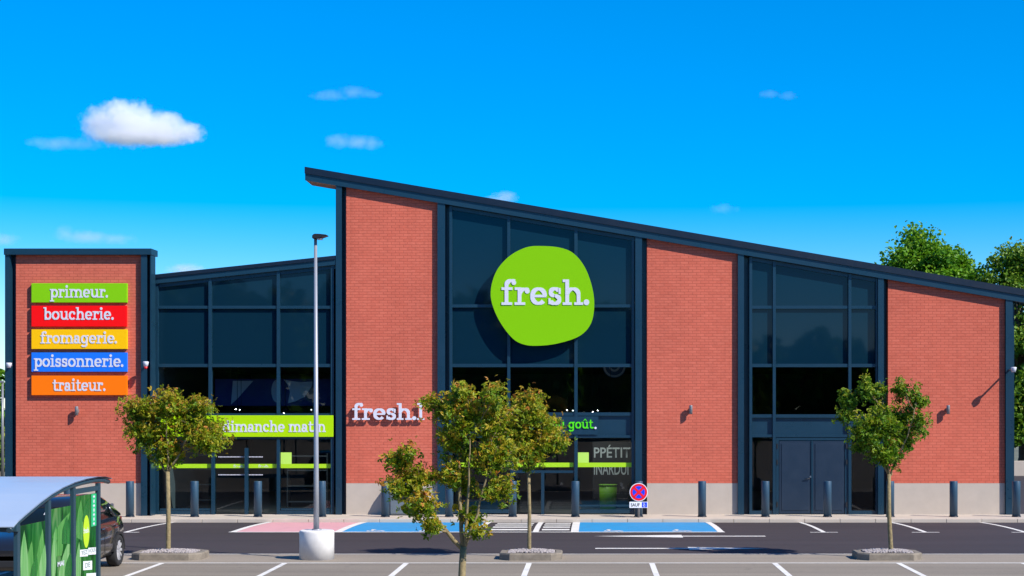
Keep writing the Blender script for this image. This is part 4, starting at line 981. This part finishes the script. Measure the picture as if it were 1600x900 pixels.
for (a, b, ra, rb), bl_ in zip(panels, blades):
    ya, yb = sy(a), sy(b); za, zb = PZ(ra, ya), PZ(rb, yb); zc = (za+zb)/2
    bm = bmesh.new(); box(bm, XS-.004, XS+.004, ya, yb, .12, zc); pn = mesh_obj('glass_panel', bm, M['print'], o)
    for mi, key in enumerate(('blade', 'blade2', 'blade3')):
        qs = [q for q in bl_ if q[3] == mi]
        if not qs: continue
        for k, q in enumerate(qs):
            bm = bmesh.new(); panel_poly(bm, bend(*q[:3]), XS+.0052+.0006*mi+.0002*k); mesh_obj('printed_blade', bm, M[key], pn)
    if a == 118:
        bm = bmesh.new(); cy = sy(134); cz = PZ(830.5, cy); r_ = 25.5*cy/F
        vs = [bm.verts.new((XS+.008, cy+.62*r_*cos(t), cz+r_*sin(t))) for t in [i*2*pi/32 for i in range(32)]]; bm.faces.new(vs)
        mesh_obj('printed_disc', bm, plain('disc lime', (.46, .68, .01), .3), pn)
        def side_text(bm, txt, p0, p1, r0, r1, mat_x):
            y_a, y_b = sy(p0), sy(p1); Mx = Matrix(((0, 0, 1, mat_x), (1, 0, 0, y_a), (0, 1, 0, PZ(r1, y_a)), (0, 0, 0, 1)))
            sans(bm, txt, 1, Mx, bold=.02, fit=(y_b-y_a, PZ(r0, y_a)-PZ(r1, y_a)))
        bm = bmesh.new(); side_text(bm, 'fresh.', 129.5, 138.5, 825, 834, XS+.0085); mesh_obj('lettering', bm, M['white'], pn)
        bm = bmesh.new(); ysa, ysb = sy(142), sy(149.8)
        box(bm, XS+.0042, XS+.007, ysa, ysb-.004, PZ(823, ysa), zc-.004); mesh_obj('icon_strip', bm, plain('strip green', (.01, .45, .16), .3), pn)
        bm = bmesh.new()
        for k, row in enumerate((776, 783, 790, 797, 804, 811, 818)):
            c_y = (ysa+ysb)/2; zz = PZ(row, c_y); w_ = .045
            if k % 2: box(bm, XS+.0072, XS+.008, c_y-w_*.5, c_y+w_*.5, zz-.02, zz+.02)
            else: bm.faces.new([bm.verts.new((XS+.0078, c_y+w_*cos(t), zz+.022*sin(t))) for t in (0, pi/2, pi, 3*pi/2)])
        mesh_obj('icons', bm, M['white'], pn)
        bm = bmesh.new()
        for p0, p1, r0, r1 in ((124, 136.5, 859, 870), (137, 149, 856, 867), (129, 143, 877, 891), (134, 149, 896, 908)):
            panel_poly(bm, [(p0, r0), (p1, r0-1), (p1, r1-1), (p0, r1)], XS+.0075)
        mesh_obj('white_labels', bm, plain('label white', (.72, .75, .74), .4), pn)
        bm = bmesh.new()
        side_text(bm, 'TEZ', 126, 135.5, 861.5, 868, XS+.0085); side_text(bm, 'VOUS', 138, 148, 858, 864.5, XS+.0085); side_text(bm, 'DE', 132, 140, 880, 888, XS+.0085)
        mesh_obj('lettering', bm, plain('grey ink', (.25, .30, .28), .5), pn)
    if a == 79:
        bm = bmesh.new(); 
        y_a, y_b = sy(89), sy(99); Mx = Matrix(((0, 0, 1, XS+.0085), (1, 0, 0, y_a), (0, 1, 0, PZ(886, y_a)), (0, 0, 0, 1)))
        sans(bm, 'MAI', 1, Mx, bold=.03, fit=(y_b-y_a, .06)); mesh_obj('lettering', bm, M['white'], pn)

# ------------------------------------------------------------------ parked car, nose to the camera, left of the island
def car():
    o = empty('parked_car', 'dark hatchback parked behind the green trolley shelter', 'car', (-10.3, 31, 0))
    XC = -10.30; HW = .89; Y0 = 29.25
    body = plain('dark metallic paint', (.016, .017, .021), .18, .25); body.node_tree.nodes['Principled BSDF'].inputs['Coat Weight'].default_value = .8
    glass = plain('car glass', (.006, .010, .010), .03); tyre = plain('tyre', (.014, .014, .015), .8); alloy = plain('alloy', (.75, .75, .77), .35, .6)
    red = plain('tail lamp red', (.12, .004, .004), .2); lampm = plain('headlamp', (.10, .11, .13), .1, .2); trim = plain('black trim', (.012, .012, .013), .6)
    # lower body: stations (y, z_sill, z_shoulder, z_top, halfwidth)
    st = [(0, .30, .48, .60, .62), (.10, .22, .55, .70, .80), (.45, .20, .66, .82, .87), (1.05, .19, .74, .93, .89), (1.5, .19, .78, .96, .89), (2.4, .19, .82, .97, .89), (3.3, .19, .85, .99, .88), (3.85, .21, .86, 1.0, .85), (4.1, .26, .82, .95, .76), (4.18, .34, .74, .86, .66)]
    def loft(bm, secs, mi=0):
        rings = [[bm.verts.new(p) for p in s_] for s_ in secs]; n = len(secs[0])
        for A_, B_ in zip(rings, rings[1:]):
            for i in range(n):
                f = bm.faces.new((A_[i], A_[(i+1) % n], B_[(i+1) % n], B_[i])); f.material_index = mi; f.smooth = True
        bm.faces.new(rings[0][::-1]).material_index = mi; bm.faces.new(rings[-1]).material_index = mi
    secs = []
    for y, zs, zm, ztp, w in st:
        half = [(w*.80, zs), (w*.95, zs+.07), (w, zs+.2), (w*1.0, zm-.1), (w*.97, zm), (w*.90, ztp-.03), (w*.80, ztp)]
        secs.append([(XC+x, Y0+y, z) for x, z in half]+[(XC-x, Y0+y, z) for x, z in half[::-1]])
    bm = bmesh.new(); loft(bm, secs)
    mesh_obj('body', bm, body, o)
    # greenhouse
    gh = [(1.0, .92, .93, .78), (1.55, .95, 1.27, .74), (1.9, .96, 1.42, .70), (2.6, .97, 1.46, .69), (3.2, .98, 1.41, .68), (3.55, .99, 1.31, .66), (3.98, .99, 1.02, .70)]
    secs = []
    for y, zb, ztp, w in gh:
        t = (ztp-zb)/.5; half = [(w*1.08, zb-.02), (w*1.08-.12*t, zb+(ztp-zb)*.82), (w*1.0-.18*t, ztp)]
        secs.append([(XC+x, Y0+y, z) for x, z in half]+[(XC-x, Y0+y, z) for x, z in half[::-1]])
    bm = bmesh.new(); loft(bm, secs); gw = mesh_obj('window_glass', bm, glass, o)
    secs = []
    for y, zb, ztp, w in gh[1:6]:
        t = (ztp-zb)/.5; half = [(w*1.06-.14*t, zb+(ztp-zb)*.88), (w*1.0-.17*t, ztp+.012)]
        secs.append([(XC+x, Y0+y, z) for x, z in half]+[(XC-x, Y0+y, z) for x, z in half[::-1]])
    bm = bmesh.new(); loft(bm, secs); mesh_obj('roof', bm, body, o)
    for sx in (-1, 1):
        for (ya, ztp, za, wa, wb) in ((2.45, 1.42, .97, .745, .60), (3.45, 1.30, .98, .73, .58)):
            bm = bmesh.new(); tube(bm, [(XC+sx*(wa+.015), Y0+ya+.05, za), (XC+sx*(wb+.06), Y0+ya, ztp-.07)], .035, 6)
            mesh_obj('window_pillar', bm, body, o)
        for ya in (.82, 3.42):
            r = .315; xo = XC+sx*(HW-.0)
            bm = bmesh.new()
            prof = [(.17, .30), (.20, .315), (.0, .315), (-.03, .30), (-.03, .215), (.0, .20)]
            n_ = 32; rings = []
            for i in range(n_):
                a = 2*pi*i/n_; rings.append([bm.verts.new((xo-sx*(d-.01), Y0+ya+q*cos(a), .315+q*sin(a))) for d, q in ((.2, .2), (.2, .30), (.16, .315), (.03, .315), (-.0, .295), (.0, .215), (.03, .2))])
            for i in range(n_):
                A_, B_ = rings[i], rings[(i+1) % n_]
                for k in range(len(A_)-1): f = bm.faces.new((A_[k], B_[k], B_[k+1], A_[k+1])); f.smooth = True
            wh = mesh_obj('wheel', bm, tyre, o)
            bm = bmesh.new()
            prism_yz(bm, [(Y0+ya+.214*cos(t), .315+.214*sin(t)) for t in [i*2*pi/28 for i in range(28)]], xo-sx*.06, xo-sx*.045)
            for k in range(10):
                a = 2*pi*k/10; c_, s_ = cos(a), sin(a)
                prism_yz(bm, [(Y0+ya+.03*c_-.02*s_, .315+.03*s_+.02*c_), (Y0+ya+.21*c_-.026*s_, .315+.21*s_+.026*c_), (Y0+ya+.21*c_+.026*s_, .315+.21*s_-.026*c_), (Y0+ya+.03*c_+.02*s_, .315+.03*s_-.02*c_)], xo-sx*.046, xo-sx*.005)
            mesh_obj('rim', bm, alloy, wh)
            bm = bmesh.new()
            for i in range(16):
                a, b = pi*i/16, pi*(i+1)/16
                pts_ = [(Y0+ya+q*cos(t), .315+q*sin(t)) for q, t in ((.375, a), (.375, b), (.325, b), (.325, a))]
                prism_yz(bm, pts_, xo-sx*.03, xo+sx*.012)
            mesh_obj('wheel_arch', bm, trim, o)
        bm = bmesh.new(); box(bm, XC+sx*.56-.14, XC+sx*.56+.14, Y0+.03, Y0+.30, .58, .68, bev=.02); mesh_obj('headlight', bm, lampm, o)
        bm = bmesh.new(); box(bm, XC+sx*.70-.05, XC+sx*.70+.05, Y0+3.98, Y0+4.11, .80, .95, bev=.03); mesh_obj('tail_light', bm, red, o)
        bm = bmesh.new(); box(bm, XC+sx*.97-.10, XC+sx*.97+.10, Y0+1.45, Y0+1.56, .94, 1.06, bev=.03); mesh_obj('wing_mirror', bm, body, o)
        for ya in (2.25, 3.15):
            bm = bmesh.new(); box(bm, XC+sx*.885-.015, XC+sx*.885+.015, Y0+ya, Y0+ya+.18, .80, .83, bev=.006); mesh_obj('door_handle', bm, body, o)
        bm = bmesh.new()
        for ya in (1.35, 2.45): box(bm, XC+sx*.892-.003, XC+sx*.892+.003, Y0+ya, Y0+ya+.012, .28, .80)
        mesh_obj('door_seam', bm, trim, o)
    bm = bmesh.new(); box(bm, XC-.5, XC+.5, Y0-.02, Y0+.06, .30, .42, bev=.015); mesh_obj('grille', bm, trim, o)
    
    bm = bmesh.new(); box(bm, XC-.72, XC+.72, Y0+4.0, Y0+4.20, .30, .42, bev=.03); mesh_obj('rear_bumper', bm, trim, o)
    bm = bmesh.new(); prism_xz(bm, [(XC+.06, 1.14), (XC+.11, 1.14), (XC+.20, 1.30), (XC+.15, 1.30)], Y0+1.36, Y0+1.375); mesh_obj('windscreen_slip', bm, M['swhite'], o)
    return o
car()

# ------------------------------------------------------------------ clouds: real puffs of volume, far away
def cloud(lab, D, blobs, dens, seed, soft=.55, noise=1.0, depth=.7, nscale=3.0):
    """blobs in photo pixels (px, row, rx, ry) at distance D"""
    k = D/F
    cx = sum(b[0] for b in blobs)/len(blobs); cy = sum(b[1] for b in blobs)/len(blobs)
    C_ = Vector((PX(cx, D), D, PZ(cy, D)))
    m = bpy.data.materials.new('cloud vapour'); m.use_nodes = True; nt = m.node_tree; nt.nodes.clear()
    out = N(nt, 'ShaderNodeOutputMaterial'); pv = N(nt, 'ShaderNodeVolumePrincipled'); pv.inputs['Color'].default_value = (.97, .97, .99, 1); pv.inputs['Anisotropy'].default_value = .1
    tc = N(nt, 'ShaderNodeTexCoord'); ns = N(nt, 'ShaderNodeTexNoise', Scale=nscale/(40*k), Detail=6.0, Roughness=.62)
    ad = N(nt, 'ShaderNodeVectorMath', operation='ADD'); ad.inputs[1].default_value = (seed*37.1, seed*11.7, 0); L(nt, tc.outputs['Object'], ad.inputs[0]); L(nt, ad.outputs[0], ns.inputs['Vector'])
    last = None; ext = [1e9, -1e9, 1e9, -1e9, 0]
    for px, row, rx, ry in blobs:
        c = Vector((PX(px, D)-C_.x, 0, PZ(row, D)-C_.z)); R = (rx*k, rx*k*depth, ry*k)
        ext = [min(ext[0], c.x-R[0]), max(ext[1], c.x+R[0]), min(ext[2], c.z-R[2]), max(ext[3], c.z+R[2]), max(ext[4], R[1])]
        sb = N(nt, 'ShaderNodeVectorMath', operation='SUBTRACT'); sb.inputs[1].default_value = c; L(nt, tc.outputs['Object'], sb.inputs[0])
        dv = N(nt, 'ShaderNodeVectorMath', operation='DIVIDE'); dv.inputs[1].default_value = R; L(nt, sb.outputs[0], dv.inputs[0])
        ln = N(nt, 'ShaderNodeVectorMath', operation='LENGTH'); L(nt, dv.outputs[0], ln.inputs[0])
        iv = N(nt, 'ShaderNodeMath', operation='SUBTRACT'); iv.inputs[0].default_value = 1; L(nt, ln.outputs['Value'], iv.inputs[1])
        if last is None: last = iv.outputs[0]
        else:
            mx = N(nt, 'ShaderNodeMath', operation='SMOOTH_MAX'); mx.inputs[2].default_value = .25; L(nt, last, mx.inputs[0]); L(nt, iv.outputs[0], mx.inputs[1]); last = mx.outputs[0]
    n0 = N(nt, 'ShaderNodeMath', operation='SUBTRACT'); L(nt, ns.outputs[0], n0.inputs[0]); n0.inputs[1].default_value = .5
    n1 = N(nt, 'ShaderNodeMath', operation='MULTIPLY_ADD'); L(nt, n0.outputs[0], n1.inputs[0]); n1.inputs[1].default_value = 1.6*noise; L(nt, last, n1.inputs[2])
    r = N(nt, 'ShaderNodeMapRange'); L(nt, n1.outputs[0], r.inputs[0]); r.inputs[1].default_value = .08; r.inputs[2].default_value = .08+soft; r.inputs[3].default_value = 0; r.inputs[4].default_value = dens/k
    L(nt, r.outputs[0], pv.inputs['Density']); L(nt, pv.outputs[0], out.inputs['Volume'])
    try: m.cycles.volume_step_rate = .35
    except Exception: pass
    bm = bmesh.new(); g = 1.15; box(bm, ext[0]*g, ext[1]*g, -ext[4]*g, ext[4]*g, ext[2]*g, ext[3]*g)
    o = mesh_obj('cloud', bm, m); o.location = C_
    return tag(o, lab, 'cloud', 'small fair-weather clouds')
cloud('largest white cloud, flat-bottomed, above the brick screen wall', 2500,
    [(200, 194, 60, 40), (160, 194, 38, 32), (244, 202, 58, 28), (290, 207, 34, 20), (205, 212, 78, 17), (186, 172, 30, 20), (262, 188, 30, 16), (240, 214, 76, 14)], .06, 1, .52, .8, nscale=3.6)
cloud('faint thin cloud trailing left under the largest cloud', 2500, [(90, 224, 50, 12), (130, 226, 46, 10), (60, 222, 26, 9)], .008, 2, .9, 1.1)
cloud('faint wispy cloud high left of the roof peak', 2500, [(515, 149, 34, 10), (553, 144, 30, 12), (580, 147, 24, 7)], .008, 3, .9, 1.2)
cloud('small pale cloud above the roof peak', 2500, [(530, 221, 28, 14), (560, 222, 34, 13), (580, 224, 22, 12)], .015, 4, .9, 1.0)
cloud('pale low cloud just over the brick screen wall', 2500, [(100, 364, 24, 15), (135, 371, 54, 12), (180, 374, 36, 11)], .013, 5, .9, 1.0)
cloud('pale low cloud at the left picture edge', 2500, [(3, 374, 34, 13)], .016, 6, .9, .9)
cloud('pale cloud peeking over the left wing roof', 2500, [(292, 422, 38, 12)], .03, 7, .8, .9)
cloud('pale cloud touching the main roof line', 2500, [(788, 308, 24, 12), (780, 314, 32, 10)], .03, 8, .8, .9)
cloud('faint wisp in the upper right sky', 2500, [(1203, 147, 22, 8), (1230, 150, 20, 9)], .007, 9, .9, 1.0)
cloud('faint wisp above the right part of the roof', 2500, [(1130, 326, 28, 10)], .006, 10, .9, 1.0)
